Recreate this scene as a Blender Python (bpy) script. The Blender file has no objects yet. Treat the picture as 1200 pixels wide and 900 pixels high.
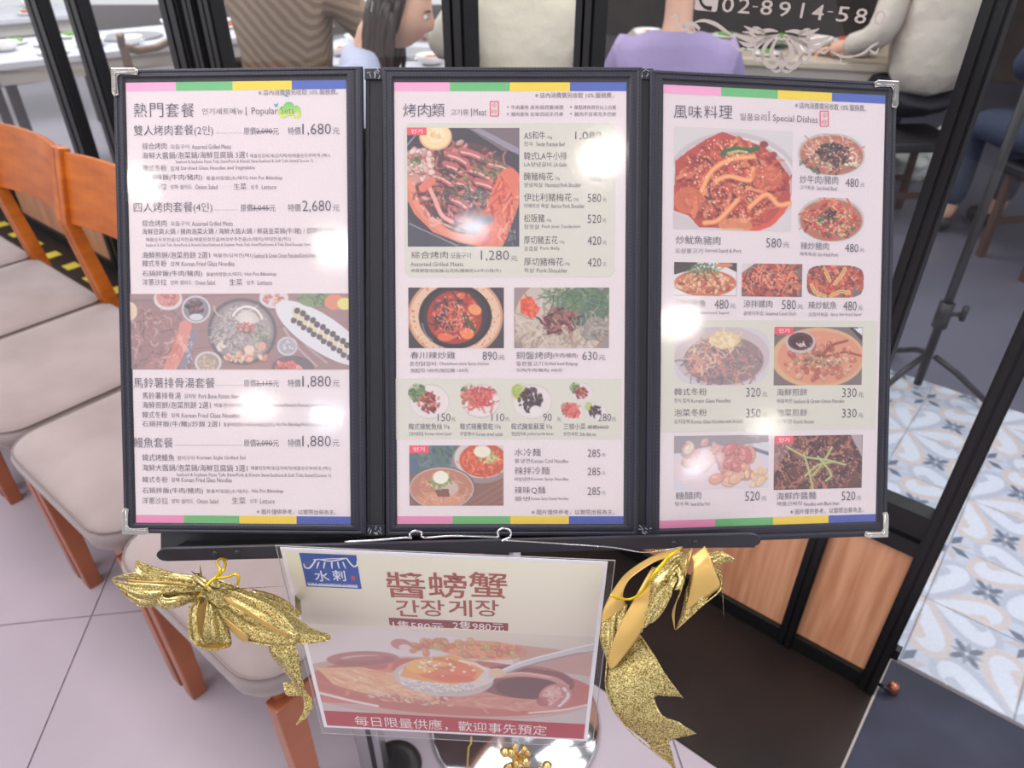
import bpy, bmesh, math, random
import numpy as np
from mathutils import Vector, Matrix, noise
random.seed(7)
SC = bpy.context.scene
COL = SC.collection
R = math.radians
# ------------------------------------------------------------------ camera
F = 850.0                       # focal length in pixels of the 1200x900 frame
CAM = Vector((0, 0, 1.45))
PITCH = R(34)
cd = bpy.data.cameras.new('camera')
cam = bpy.data.objects.new('camera', cd)
COL.objects.link(cam)
cam.location = CAM
cam.rotation_euler = (R(90) - PITCH, 0, 0)
cd.sensor_width = 36
cd.lens = F / 1200 * 36
cd.clip_start = 0.02
cd.dof.use_dof = True
cd.dof.focus_distance = 0.675
cd.dof.aperture_fstop = 8.0
SC.camera = cam
# ------------------------------------------------------------------ world, lights, exposure
W = bpy.data.worlds.new('world')
SC.world = W
W.use_nodes = True
W.node_tree.nodes['Background'].inputs[0].default_value = (0.95, 0.95, 1.0, 1)
W.node_tree.nodes['Background'].inputs[1].default_value = 0.9
SC.view_settings.view_transform = 'Standard'
SC.view_settings.look = 'None'
SC.view_settings.gamma = 1
SC.view_settings.exposure = 0.0
def area(name, loc, size, power, color=(1, 1, 1), target=None, shape='SQUARE', sy=None):
    l = bpy.data.lights.new(name, 'AREA')
    l.shape = shape; l.size = size; l.energy = power; l.color = color
    if sy: l.size_y = sy
    o = bpy.data.objects.new(name, l); COL.objects.link(o)
    o.location = loc
    if target is not None:
        o.rotation_euler = (Vector(target) - Vector(loc)).to_track_quat('-Z', 'Y').to_euler()
    return o
# added soft area lights filling arcade and dining room, overhead and from the sides
area('arcade_fill_light', (-1.3, 0.95, 3.0), 1.7, 80, (1, .97, .96), (-1.0, .75, 0))
area('arcade_fill_light', (1.5, 0.9, 3.0), 1.7, 52, (.96, .97, 1), (1.0, .5, 0))
area('side_fill_light', (-3.6, -1.2, 2.2), 1.4, 19, (1, .97, .97), (-.3, .8, .6))  # unseen side fill, added to lift menu, poster and upright surfaces
area('side_fill_light', (3.8, -1.4, 2.2), 1.4, 17, (.96, .97, 1), (.4, .9, .6))
area('dining_fill_light', (0.6, 3.6, 3.0), 1.6, 55, (1, .96, .92), (0.6, 3.9, 0))  # added fill for the room behind the glass
area('dining_fill_light', (-2.4, 4.6, 3.0), 1.6, 140, (.95, .97, 1), (-2.4, 4.6, 0))
area('dining_fill_light', (2.9, 2.6, 3.0), 1.4, 26, (.93, .96, 1), (2.6, 2.2, 0))

# ------------------------------------------------------------------ rays and frames
CF = Vector((0, math.cos(PITCH), -math.sin(PITCH)))
CU = Vector((0, math.sin(PITCH), math.cos(PITCH)))
CR = Vector((1, 0, 0))
def ray(u, v): return CF + CR * ((u - 600) / F) - CU * ((v - 450) / F)
def at(u, v, depth): return CAM + ray(u, v) * depth
def on_z(u, v, z=0.0):
    r = ray(u, v); return CAM + r * ((z - CAM.z) / r.z)
# glass wall frame: a runs along the wall to the far left, b into the dining room
WE = Vector((0.803, 0.950, 0)); WD = Vector((-0.775, 0.632, 0)).normalized(); WN = Vector((0.632, 0.775, 0)).normalized()
def w(a, b, z=0.0): return WE + WD * a + WN * b + Vector((0, 0, z))
WALL_M = Matrix((( WD.x, WN.x, 0, WE.x), (WD.y, WN.y, 0, WE.y), (0, 0, 1, 0), (0, 0, 0, 1)))

# ------------------------------------------------------------------ colours and materials
def s2l(c):
    c = np.asarray(c, float) / 255.0
    return np.where(c <= .04045, c / 12.92, ((c + .055) / 1.055) ** 2.4)
def lin(r, g, b): return tuple(float(x) for x in s2l((r, g, b))) + (1.0,)
MATS = {}
def mat(name, col, rough=.5, metal=0, bump=None, var=None, coat=0, spec=.5, sheen=0, trans=0, dirn=None, emit=None):
    """principled material; bump=(scale,strength), var=(scale, second colour, detail) mixed by noise"""
    m = bpy.data.materials.new(name); m.use_nodes = True
    nt = m.node_tree; N = nt.nodes; L = nt.links
    p = N['Principled BSDF']
    p.inputs['Base Color'].default_value = col
    p.inputs['Roughness'].default_value = rough
    p.inputs['Metallic'].default_value = metal
    p.inputs['Coat Weight'].default_value = coat
    p.inputs['Coat Roughness'].default_value = .08
    p.inputs['Specular IOR Level'].default_value = spec
    p.inputs['Sheen Weight'].default_value = sheen
    if emit:
        p.inputs['Emission Color'].default_value = emit[0]; p.inputs['Emission Strength'].default_value = emit[1]
    tc = N.new('ShaderNodeTexCoord')
    src = tc.outputs['Object']
    if dirn:
        mp = N.new('ShaderNodeMapping'); mp.inputs['Scale'].default_value = dirn
        L.new(src, mp.inputs[0]); src = mp.outputs[0]
    if var:
        n = N.new('ShaderNodeTexNoise'); n.inputs['Scale'].default_value = var[0]; n.inputs['Detail'].default_value = var[2] if len(var) > 2 else 4
        L.new(src, n.inputs['Vector'])
        r = N.new('ShaderNodeValToRGB'); r.color_ramp.elements[0].position = .35; r.color_ramp.elements[1].position = .65
        r.color_ramp.elements[0].color = col; r.color_ramp.elements[1].color = var[1]
        L.new(n.outputs[0], r.inputs[0]); L.new(r.outputs[0], p.inputs['Base Color'])
    if bump:
        n2 = N.new('ShaderNodeTexNoise'); n2.inputs['Scale'].default_value = bump[0]; n2.inputs['Detail'].default_value = 3
        L.new(src, n2.inputs['Vector'])
        b = N.new('ShaderNodeBump'); b.inputs['Strength'].default_value = bump[1]; b.inputs['Distance'].default_value = bump[2] if len(bump) > 2 else .002
        L.new(n2.outputs[0], b.inputs['Height']); L.new(b.outputs[0], p.inputs['Normal'])
    MATS[name] = m
    return m
def paint_mat(name, rough=.45):
    m = bpy.data.materials.new(name); m.use_nodes = True
    N = m.node_tree.nodes; p = N['Principled BSDF']; p.inputs['Roughness'].default_value = rough
    a = N.new('ShaderNodeVertexColor'); a.layer_name = 'ink'
    m.node_tree.links.new(a.outputs[0], p.inputs['Base Color']); return m
def film_mat(name, bscale, bstr, rough=.06, tint=(1, 1, 1, 1), ior=1.5, haze=0.0):
    """clear thin film or pane: transparent with a fresnel reflection"""
    m = bpy.data.materials.new(name); m.use_nodes = True
    nt = m.node_tree; N = nt.nodes; L = nt.links
    N.remove(N['Principled BSDF']); out = N['Material Output']
    t = N.new('ShaderNodeBsdfTransparent'); t.inputs[0].default_value = tint
    g = N.new('ShaderNodeBsdfGlossy'); g.inputs['Roughness'].default_value = rough
    f = N.new('ShaderNodeFresnel'); f.inputs[0].default_value = ior
    mx = N.new('ShaderNodeMixShader')
    if bscale:
        tc = N.new('ShaderNodeTexCoord'); n = N.new('ShaderNodeTexNoise'); n.inputs['Scale'].default_value = bscale; n.inputs['Detail'].default_value = 2.5
        L.new(tc.outputs['Object'], n.inputs['Vector'])
        b = N.new('ShaderNodeBump'); b.inputs['Strength'].default_value = bstr; b.inputs['Distance'].default_value = .01
        L.new(n.outputs[0], b.inputs['Height']); L.new(b.outputs[0], g.inputs['Normal']); L.new(b.outputs[0], f.inputs['Normal'])
    ge = N.new('ShaderNodeNewGeometry'); ma = N.new('ShaderNodeMath'); ma.operation = 'MULTIPLY_ADD'; L.new(ge.outputs['Backfacing'], ma.inputs[0])
    ma.inputs[1].default_value = 1 / ior - ior; ma.inputs[2].default_value = ior; L.new(ma.outputs[0], f.inputs[0])
    L.new(f.outputs[0], mx.inputs[0]); L.new(t.outputs[0], mx.inputs[1]); L.new(g.outputs[0], mx.inputs[2])
    last = mx.outputs[0]
    if haze:
        d = N.new('ShaderNodeBsdfDiffuse'); d.inputs[0].default_value = (.8, .8, .82, 1)
        m2 = N.new('ShaderNodeMixShader'); m2.inputs[0].default_value = haze
        L.new(last, m2.inputs[1]); L.new(d.outputs[0], m2.inputs[2]); last = m2.outputs[0]
    L.new(last, out.inputs[0]); return m

M_INK = paint_mat('printed_ink')
M_TILE = paint_mat('glazed_cement_tile', .3)
M_PAPER = mat('menu_paper', lin(230, 218, 222), .6, var=(900, lin(221, 209, 213), 3))
M_LEATHER = mat('black_leatherette', lin(32, 32, 46), .45, bump=(1800, .6, .0006))
M_SPINE = mat('black_spine_vinyl', lin(26, 26, 36), .45, bump=(900, .3, .0005))
M_THREAD = mat('navy_thread', lin(78, 80, 100), .6)
M_BLACK = mat('black_powder_coat', lin(14, 14, 17), .38)
M_STAND = mat('black_stand_steel', lin(44, 44, 52), .35)
M_CHROME = mat('chrome', (.75, .75, .76, 1), .1, 1)
M_NICKEL = mat('nickel_corner', (.50, .49, .47, 1), .25, 1, bump=(120, .5, .001))
M_CHAIRW = mat('honey_stained_beech', lin(192, 104, 34), .36, spec=.3, var=(6, lin(164, 82, 26), 6), dirn=(1, 1, 5), coat=.12)
M_LEGW = mat('stained_beech_legs', lin(168, 96, 62), .4, var=(6, lin(146, 80, 50), 6), coat=.2)
M_FABRIC = mat('greige_upholstery', lin(152, 138, 137), .85, var=(5, lin(136, 122, 121), 4), bump=(900, .25, .001), sheen=.3)
M_PIPING = mat('greige_piping', lin(124, 110, 109), .8)
M_MALLT = mat('pinkish_stone_tile', lin(178, 167, 178), .38, var=(2.2, lin(167, 156, 168), 8), bump=(8, .08, .01))
M_GROUT = mat('tile_grout', lin(118, 108, 108), .9)
M_DARKT = mat('dark_slate_tile', lin(32, 33, 50), .45, spec=.3, var=(5, lin(48, 50, 70), 8), bump=(14, .1, .01))
M_DARKT2 = mat('slate_tile_dark_reflection', lin(26, 19, 17), .5, spec=.3, var=(5, lin(40, 29, 26), 8), bump=(14, .1, .01))  # same slate, its dark brown tint stands in for the interior's reflection
M_INFLOOR = mat('dining_floor_grey', lin(96, 96, 110), .3, var=(1.5, lin(82, 82, 94), 5))
M_WOODP = mat('warm_wood_laminate', lin(222, 164, 128), .42, var=(9, lin(196, 134, 98), 6), dirn=(6, 6, .35))
M_GLASS = film_mat('window_glass', 0, 0, .01, (.93, .95, .95, 1), 1.45)
M_SLEEVE = film_mat('plastic_sleeve', 0, 0, .095, (.98, .98, .98, 1), 1.5, .035)
M_LAM = film_mat('laminating_film', 14, .06, .07, (1, 1, 1, 1), 1.45, .025)
M_DECAL = mat('grey_glass_decal', lin(186, 176, 172), .6)
M_YTAPE = mat('yellow_floor_tape', lin(222, 206, 70), .6)
M_CORD = mat('gold_elastic_cord', lin(225, 190, 30), .3, .8)
M_DPLAST = mat('dark_plastic', lin(30, 30, 33), .4)
M_COPPER = mat('copper_knob', lin(170, 110, 90), .3, .8)
M_SKIN = mat('skin', lin(214, 168, 145), .5)
M_SATIN = mat('gold_satin_back', lin(205, 168, 96), .38, .35)
def glitter_mat():
    m = mat('gold_glitter_ribbon', lin(208, 176, 84), .3, .75)
    nt = m.node_tree; N = nt.nodes; L = nt.links; p = N['Principled BSDF']
    tc = N.new('ShaderNodeTexCoord')
    vo = N.new('ShaderNodeTexVoronoi'); vo.inputs['Scale'].default_value = 1500
    L.new(tc.outputs['Object'], vo.inputs['Vector'])
    r = N.new('ShaderNodeValToRGB'); e = r.color_ramp.elements
    e[0].color = lin(122, 94, 30); e[1].color = lin(244, 228, 160); e[0].position = .15; e[1].position = .85
    sp = N.new('ShaderNodeSeparateColor'); L.new(vo.outputs['Color'], sp.inputs[0]); L.new(sp.outputs[0], r.inputs[0])
    L.new(r.outputs[0], p.inputs['Base Color'])
    b = N.new('ShaderNodeBump'); b.inputs['Strength'].default_value = .9; b.inputs['Distance'].default_value = .0012
    L.new(sp.outputs[1], b.inputs['Height']); L.new(b.outputs[0], p.inputs['Normal'])
    return m
M_GLIT = glitter_mat()
SOLID = {}
def ink(r, g, b, rough=.5):
    k = (r, g, b, rough)
    if k not in SOLID: SOLID[k] = mat('ink_colour', lin(r, g, b), rough)
    return SOLID[k]

# ------------------------------------------------------------------ object helpers
def link(name, me, parent=None, m=None):
    o = bpy.data.objects.new(name, me); COL.objects.link(o)
    if parent is not None: o.parent = parent
    if m is not None: me.materials.append(m)
    return o
def thing(name, label, cat, loc=(0, 0, 0), rz=0, group=None):
    o = bpy.data.objects.new(name, None); COL.objects.link(o)
    o.empty_display_size = .05
    o.location = loc; o.rotation_euler = (0, 0, rz)
    o['label'] = label; o['category'] = cat
    if group: o['group'] = group
    return o
def tag(o, label, cat, group=None):
    o['label'] = label; o['category'] = cat
    if group: o['group'] = group
    return o
def struct(o): o['kind'] = 'structure'; return o
def fin(name, bm, m, parent=None, smooth=False, bevel=0):
    if bevel:
        bmesh.ops.bevel(bm, geom=[e for e in bm.edges], offset=bevel, segments=2, affect='EDGES', profile=.6)
    me = bpy.data.meshes.new(name); bm.normal_update(); bm.to_mesh(me); bm.free()
    if smooth: me.shade_smooth()
    return link(name, me, parent, m)
def box(bm, x0, y0, z0, x1, y1, z1, M=None):
    vs = [bm.verts.new((x, y, z)) for x in (x0, x1) for y in (y0, y1) for z in (z0, z1)]
    for f in ((0, 1, 3, 2), (4, 6, 7, 5), (0, 4, 5, 1), (2, 3, 7, 6), (0, 2, 6, 4), (1, 5, 7, 3)):
        bm.faces.new([vs[i] for i in f])
    if M is not None:
        for v_ in vs: v_.co = M @ v_.co
    return vs
def boxo(name, ext, m, parent=None, bevel=0, M=None):
    bm = bmesh.new(); box(bm, *ext, M=M)
    bmesh.ops.recalc_face_normals(bm, faces=bm.faces)
    return fin(name, bm, m, parent, bevel=bevel)
def spline(pts, n=6):
    """catmull-rom through points (any dimension)"""
    P = [np.array(p, float) for p in pts]
    P = [2 * P[0] - P[1]] + P + [2 * P[-1] - P[-2]]
    out = []
    for i in range(1, len(P) - 2):
        for k in range(n):
            t = k / n
            out.append(.5 * ((2 * P[i]) + (P[i + 1] - P[i - 1]) * t + (2 * P[i - 1] - 5 * P[i] + 4 * P[i + 1] - P[i + 2]) * t * t + (3 * P[i] - P[i - 1] - 3 * P[i + 1] + P[i + 2]) * t ** 3))
    out.append(P[-2]); return out
def tube(bm, pts, r, seg=8, cap=True):
    """tube along points; r number or list"""
    pts = [Vector(p) for p in pts]; n = len(pts)
    rr = r if isinstance(r, (list, tuple)) else [r] * n
    rings = []; up = Vector((.13, .27, .95)).normalized()
    for i, p in enumerate(pts):
        d = (pts[min(i + 1, n - 1)] - pts[max(i - 1, 0)]).normalized()
        if abs(d.dot(up)) > .97: up = Vector((1, .2, .1)).normalized()
        x = d.cross(up).normalized(); y = d.cross(x).normalized(); up = -y if (-y).dot(up) > 0 else y
        rings.append([bm.verts.new(p + (x * math.cos(2 * math.pi * k / seg) + y * math.sin(2 * math.pi * k / seg)) * rr[i]) for k in range(seg)])
    for a_, b_ in zip(rings, rings[1:]):
        for k in range(seg): bm.faces.new((a_[k], a_[(k + 1) % seg], b_[(k + 1) % seg], b_[k]))
    if cap: bm.faces.new(rings[0][::-1]); bm.faces.new(rings[-1])
def lathe(bm, prof, seg=40, M=None):
    rings = []
    for r_, z in prof:
        ring = []
        for k in range(seg):
            v_ = Vector((r_ * math.cos(2 * math.pi * k / seg), r_ * math.sin(2 * math.pi * k / seg), z))
            ring.append(bm.verts.new(M @ v_ if M is not None else v_))
        rings.append(ring)
    for a_, b_ in zip(rings, rings[1:]):
        for k in range(seg): bm.faces.new((a_[k], a_[(k + 1) % seg], b_[(k + 1) % seg], b_[k]))
    bm.faces.new(rings[0][::-1]); bm.faces.new(rings[-1])
def copy_tree(o, parent=None):
    c = o.copy(); COL.objects.link(c)
    if parent is not None: c.parent = parent
    for ch in [x for x in o.children]: copy_tree(ch, c)
    return c

# ------------------------------------------------------------------ a flat printed surface with its own frame
class Sheet:
    """plane through point o with axes r (right), u (up), n (towards the reader)"""
    def __init__(s, o, r, u):
        s.o = o; s.r = r.normalized(); s.n = s.r.cross(u).normalized(); s.u = s.n.cross(s.r).normalized()
    def loc(s, u, v):
        d = ray(u, v); t = (s.o - CAM).dot(s.n) / d.dot(s.n)
        q = CAM + d * t - s.o
        return q.dot(s.r), q.dot(s.u)
    def p(s, x, y, h=0): return s.o + s.r * x + s.u * y + s.n * h
    def mtx(s): return Matrix.Translation(s.o) @ Matrix((s.r, s.u, s.n)).transposed().to_4x4()
    def rect(s, x0, y0, x1, y1):
        a_ = s.loc(x0, y0); b_ = s.loc(x1, y1); return a_[0], b_[1], b_[0], a_[1]   # xmin,ymin,xmax,ymax
_fc = bpy.data.curves.new('lettering_source', 'FONT'); _fc.size = 1; _fc.resolution_u = 2
_fo = bpy.data.objects.new('lettering_source', _fc); COL.objects.link(_fo)
_tc = {}
def glyphs(text, off=0.0):
    k = (text, off)
    if k not in _tc:
        _fc.body = text; _fc.offset = off
        _fo.update_tag()
        bpy.context.view_layer.update()
        me = bpy.data.meshes.new_from_object(_fo.evaluated_get(bpy.context.evaluated_depsgraph_get()))
        co = np.empty(len(me.vertices) * 3, np.float32); me.vertices.foreach_get('co', co)
        _tc[k] = (co.reshape(-1, 3)[:, :2].copy(), [tuple(p.vertices) for p in me.polygons])
        bpy.data.meshes.remove(me)
    return _tc[k]
class Print:
    """collects flat lettering / shapes of one colour on one sheet into one mesh"""
    def __init__(s, sheet, h): s.sh = sheet; s.h = h; s.V = []; s.Fa = []
    def add(s, pts, faces):
        b0 = len(s.V); s.V += [(float(x), float(y), s.h) for x, y in pts]; s.Fa += [tuple(i + b0 for i in f) for f in faces]
    def text(s, x0, x1, y0, y1, txt, off=0.0):
        """text filling the pixel box x0..x1, y0 (top)..y1 (bottom)"""
        co, fa = glyphs(txt, off)
        if len(co) == 0: return
        mn = co.min(0); mx = co.max(0)
        ax, ay = s.sh.loc(x0, y1); bx, _ = s.sh.loc(x1, y1); _, cy = s.sh.loc(x0, y0)
        q = (co - mn) / np.maximum(mx - mn, 1e-6)
        q[:, 0] = ax + q[:, 0] * (bx - ax); q[:, 1] = ay + q[:, 1] * (cy - ay)
        s.add(q, fa)
    def rect(s, x0, y0, x1, y1):
        a_, b_, c_, d_ = s.sh.rect(x0, y0, x1, y1); s.add([(a_, b_), (c_, b_), (c_, d_), (a_, d_)], [(0, 1, 2, 3)])
    def round_rect(s, x0, y0, x1, y1, rad):
        a_, b_, c_, d_ = s.sh.rect(x0, y0, x1, y1); P = []
        for cx, cy, st in ((c_ - rad, d_ - rad, 0), (a_ + rad, d_ - rad, 90), (a_ + rad, b_ + rad, 180), (c_ - rad, b_ + rad, 270)):
            for k in range(7):
                t = R(st + 15 * k); P.append((cx + rad * math.cos(t), cy + rad * math.sin(t)))
        s.add(P, [tuple(range(len(P)))])
    def stroke(s, pts, wd, n=6):
        """polyline in pixels with width(s) in pixels, splined"""
        ws = wd if isinstance(wd, (list, tuple)) else [wd] * len(pts)
        q = spline([(p[0], p[1], w_) for p, w_ in zip(pts, ws)], n)
        L_ = []; k = abs(s.sh.loc(pts[0][0] + 1, pts[0][1])[0] - s.sh.loc(*pts[0])[0])
        c = [(s.sh.loc(x, y), w_ * k * .5) for x, y, w_ in q]
        for i in range(len(c)):
            p0 = c[max(i - 1, 0)][0]; p1 = c[min(i + 1, len(c) - 1)][0]
            dx, dy = p1[0] - p0[0], p1[1] - p0[1]; l = math.hypot(dx, dy) or 1
            (x, y), w_ = c[i]
            L_ += [(x - dy / l * w_, y + dx / l * w_), (x + dy / l * w_, y - dx / l * w_)]
        s.add(L_, [(2 * i, 2 * i + 1, 2 * i + 3, 2 * i + 2) for i in range(len(c) - 1)])
    def ring(s, cx, cy, rx, ry, wd): s.stroke([(cx + rx * math.cos(t * math.pi / 6), cy + ry * math.sin(t * math.pi / 6)) for t in range(13)], wd, 3)
    def disc(s, cx, cy, rx, ry):
        s.add([s.sh.loc(cx + rx * math.cos(t * math.pi / 14), cy - ry * math.sin(t * math.pi / 14)) for t in range(28)], [tuple(range(28))])
    def done(s, name, m, parent, label=None):
        me = bpy.data.meshes.new(name); me.from_pydata(s.V, [], s.Fa); me.update()
        o = link(name, me, parent, m)
        if label: o['label'] = label
        if 'lettering' in name or 'print' in name: o['kind'] = 'stuff'
        return o
def wempty(name, label, cat, loc, rz=0, group=None):
    o = thing(name, label, cat, loc, rz, group); o.matrix_world = Matrix.Translation(loc) @ Matrix.Rotation(rz, 4, 'Z'); return o
def wfix(o, M=Matrix.Identity(4)):
    """child whose mesh is written in the coordinates M"""
    o.matrix_basis = o.parent.matrix_basis.inverted() @ M; return o
# ------------------------------------------------------------------ painter for printed pictures (colour per grid point)
class Canvas:
    def __init__(s, wd, ht, bg, seed=1, k=1.0):
        s.k = k; s.w = int(round(wd * k)); s.h = int(round(ht * k)); s.rs = np.random.RandomState(seed)
        s.a = np.empty((s.h + 1, s.w + 1, 3)); s.a[:] = np.array(bg, float)
        s.yy, s.xx = np.mgrid[0:s.h + 1, 0:s.w + 1].astype(float); s.yy /= k; s.xx /= k
    def _mix(s, sl, m, col): s.a[sl] = s.a[sl] * (1 - m[..., None]) + np.array(col, float) * m[..., None]
    def _win(s, x0, y0, x1, y1):
        k = s.k; a = max(int(math.floor(x0 * k)), 0); b = max(int(math.floor(y0 * k)), 0)
        c = min(int(math.ceil(x1 * k)) + 1, s.w + 1); d = min(int(math.ceil(y1 * k)) + 1, s.h + 1)
        return (slice(b, d), slice(a, c)) if c > a and d > b else None
    def ell(s, cx, cy, rx, ry, col, al=1.0, rot=0, soft=.8):
        m_ = max(rx, ry) + 2; sl = s._win(cx - m_, cy - m_, cx + m_, cy + m_)
        if sl is None: return
        X = s.xx[sl] - cx; Y = s.yy[sl] - cy; c_, s_ = math.cos(R(rot)), math.sin(R(rot))
        u_ = X * c_ + Y * s_; v_ = -X * s_ + Y * c_
        d = (np.sqrt((u_ / rx) ** 2 + (v_ / ry) ** 2) - 1) * min(rx, ry)
        s._mix(sl, np.clip(.5 - d / soft, 0, 1) * al, col)
    def line(s, pts, wd, col, al=1.0, n=4):
        q = spline(pts, n) if len(pts) > 2 else [np.array(p, float) for p in pts]
        xs = [p[0] for p in q]; ys = [p[1] for p in q]
        sl = s._win(min(xs) - wd - 1, min(ys) - wd - 1, max(xs) + wd + 1, max(ys) + wd + 1)
        if sl is None: return
        X = s.xx[sl]; Y = s.yy[sl]; best = np.full(X.shape, 1e9)
        for p, r in zip(q, q[1:]):
            dx, dy = r[0] - p[0], r[1] - p[1]; L2 = dx * dx + dy * dy + 1e-9
            t = np.clip(((X - p[0]) * dx + (Y - p[1]) * dy) / L2, 0, 1)
            best = np.minimum(best, np.hypot(X - p[0] - t * dx, Y - p[1] - t * dy))
        s._mix(sl, np.clip(wd / 2 + .5 - best, 0, 1) * al, col)
    def poly(s, pts, col, al=1.0):
        X, Y = s.xx, s.yy; ins = np.zeros(X.shape, bool); n = len(pts)
        for i in range(n):
            x1, y1 = pts[i]; x2, y2 = pts[(i + 1) % n]
            if y1 == y2: continue
            ins ^= ((y1 > Y) != (y2 > Y)) & (X < (x2 - x1) * (Y - y1) / (y2 - y1) + x1)
        s._mix((slice(None), slice(None)), ins * al, col)
    def pick(s, cols): return cols[s.rs.randint(len(cols))]
    def rnd(s, cx, cy, rx, ry):
        t = s.rs.rand() * 6.283; r = math.sqrt(s.rs.rand()); return cx + rx * r * math.cos(t), cy + ry * r * math.sin(t)
    def strands(s, n, cx, cy, rx, ry, cols, ln=(6, 16), wd=(1, 2.2), al=.8, curl=1.0, ang=None):
        for _ in range(n):
            x, y = s.rnd(cx, cy, rx, ry); t = s.rs.rand() * 6.283 if ang is None else R(ang) + s.rs.randn() * .35
            l = s.rs.uniform(*ln); pts = [(x, y)]
            for k in range(3):
                t += s.rs.randn() * .7 * curl; x += l / 3 * math.cos(t); y += l / 3 * math.sin(t); pts.append((x, y))
            s.line(pts, s.rs.uniform(*wd), s.pick(cols), al, 2)
    def blobs(s, n, cx, cy, rx, ry, cols, sz=(2, 5), al=.9, asp=.6, hi=True):
        for _ in range(n):
            x, y = s.rnd(cx, cy, rx, ry); r = s.rs.uniform(*sz); c = np.array(s.pick(cols), float); rot = s.rs.rand() * 180
            s.ell(x, y + .6, r, r * asp, c * .55, al * .7, rot); s.ell(x, y, r * .9, r * asp * .85, c, al, rot)
            if hi: s.ell(x - r * .2, y - r * .2, r * .35, r * asp * .25, c * .6 + 102, al * .7, rot)
    def speck(s, n, cx, cy, rx, ry, cols, sz=(.5, 1.1), al=.8):
        for _ in range(n):
            x, y = s.rnd(cx, cy, rx, ry); r = s.rs.uniform(*sz); s.ell(x, y, r, r, s.pick(cols), al)
    def noise(s, amp): s.a += s.rs.randn(*s.a.shape[:2])[..., None] * amp
    def fade(s, col, al): s.a = s.a * (1 - al) + np.array(col, float) * al
    def mesh(s, name, sheet, x0, y0, x1, y1, h, parent, label=None, keep=None, fin_m=None):
        """put the canvas on the sheet's rectangle; keep(x,y in 0..1) masks cells away"""
        a_, b_, c_, d_ = sheet.rect(x0, y0, x1, y1)
        W_, H_ = s.w + 1, s.h + 1
        gx, gy = np.meshgrid(np.linspace(a_, c_, W_), np.linspace(d_, b_, H_))
        co = np.stack([gx, gy, np.full(gx.shape, h)], -1).reshape(-1, 3)
        i = np.arange(H_ * W_).reshape(H_, W_)
        f = np.stack([i[:-1, :-1], i[1:, :-1], i[1:, 1:], i[:-1, 1:]], -1).reshape(-1, 4)
        if keep is not None:
            fx, fy = np.meshgrid((np.arange(s.w) + .5) / s.w, (np.arange(s.h) + .5) / s.h)
            f = f[keep(fx, fy).reshape(-1)]
        me = bpy.data.meshes.new(name)
        me.vertices.add(len(co)); me.vertices.foreach_set('co', co.ravel())
        me.loops.add(f.size); me.loops.foreach_set('vertex_index', f.ravel().astype(np.int32))
        me.polygons.add(len(f)); me.polygons.foreach_set('loop_start', np.arange(0, f.size, 4, dtype=np.int32))
        me.update(calc_edges=True)
        ca = me.color_attributes.new('ink', 'FLOAT_COLOR', 'POINT')
        c = np.ones((len(co), 4)); c[:, :3] = s2l(np.clip(s.a.reshape(-1, 3) * .92 + np.array((15., 14.4, 14.8)), 0, 255)); ca.data.foreach_set('color', c.ravel())
        o = link(name, me, parent, fin_m or M_INK)
        if label: o['label'] = label
        return o
def oval(fx, fy): return ((fx - .5) / .5) ** 4 + ((fy - .5) / .5) ** 4 < 1.0
RED = [(206, 84, 66), (186, 62, 56), (224, 112, 80), (160, 50, 48), (232, 140, 100), (198, 76, 70)]
PINK = [(214, 130, 126), (190, 98, 98), (232, 172, 166), (158, 78, 82), (204, 116, 108), (120, 70, 72)]
GREEN = [(96, 120, 84), (70, 98, 70), (128, 146, 98), (60, 82, 62)]
DARK = [(62, 52, 60), (48, 42, 52), (84, 66, 72)]
NOOD = [(196, 178, 160), (176, 156, 140), (214, 200, 184), (150, 130, 120)]

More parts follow.
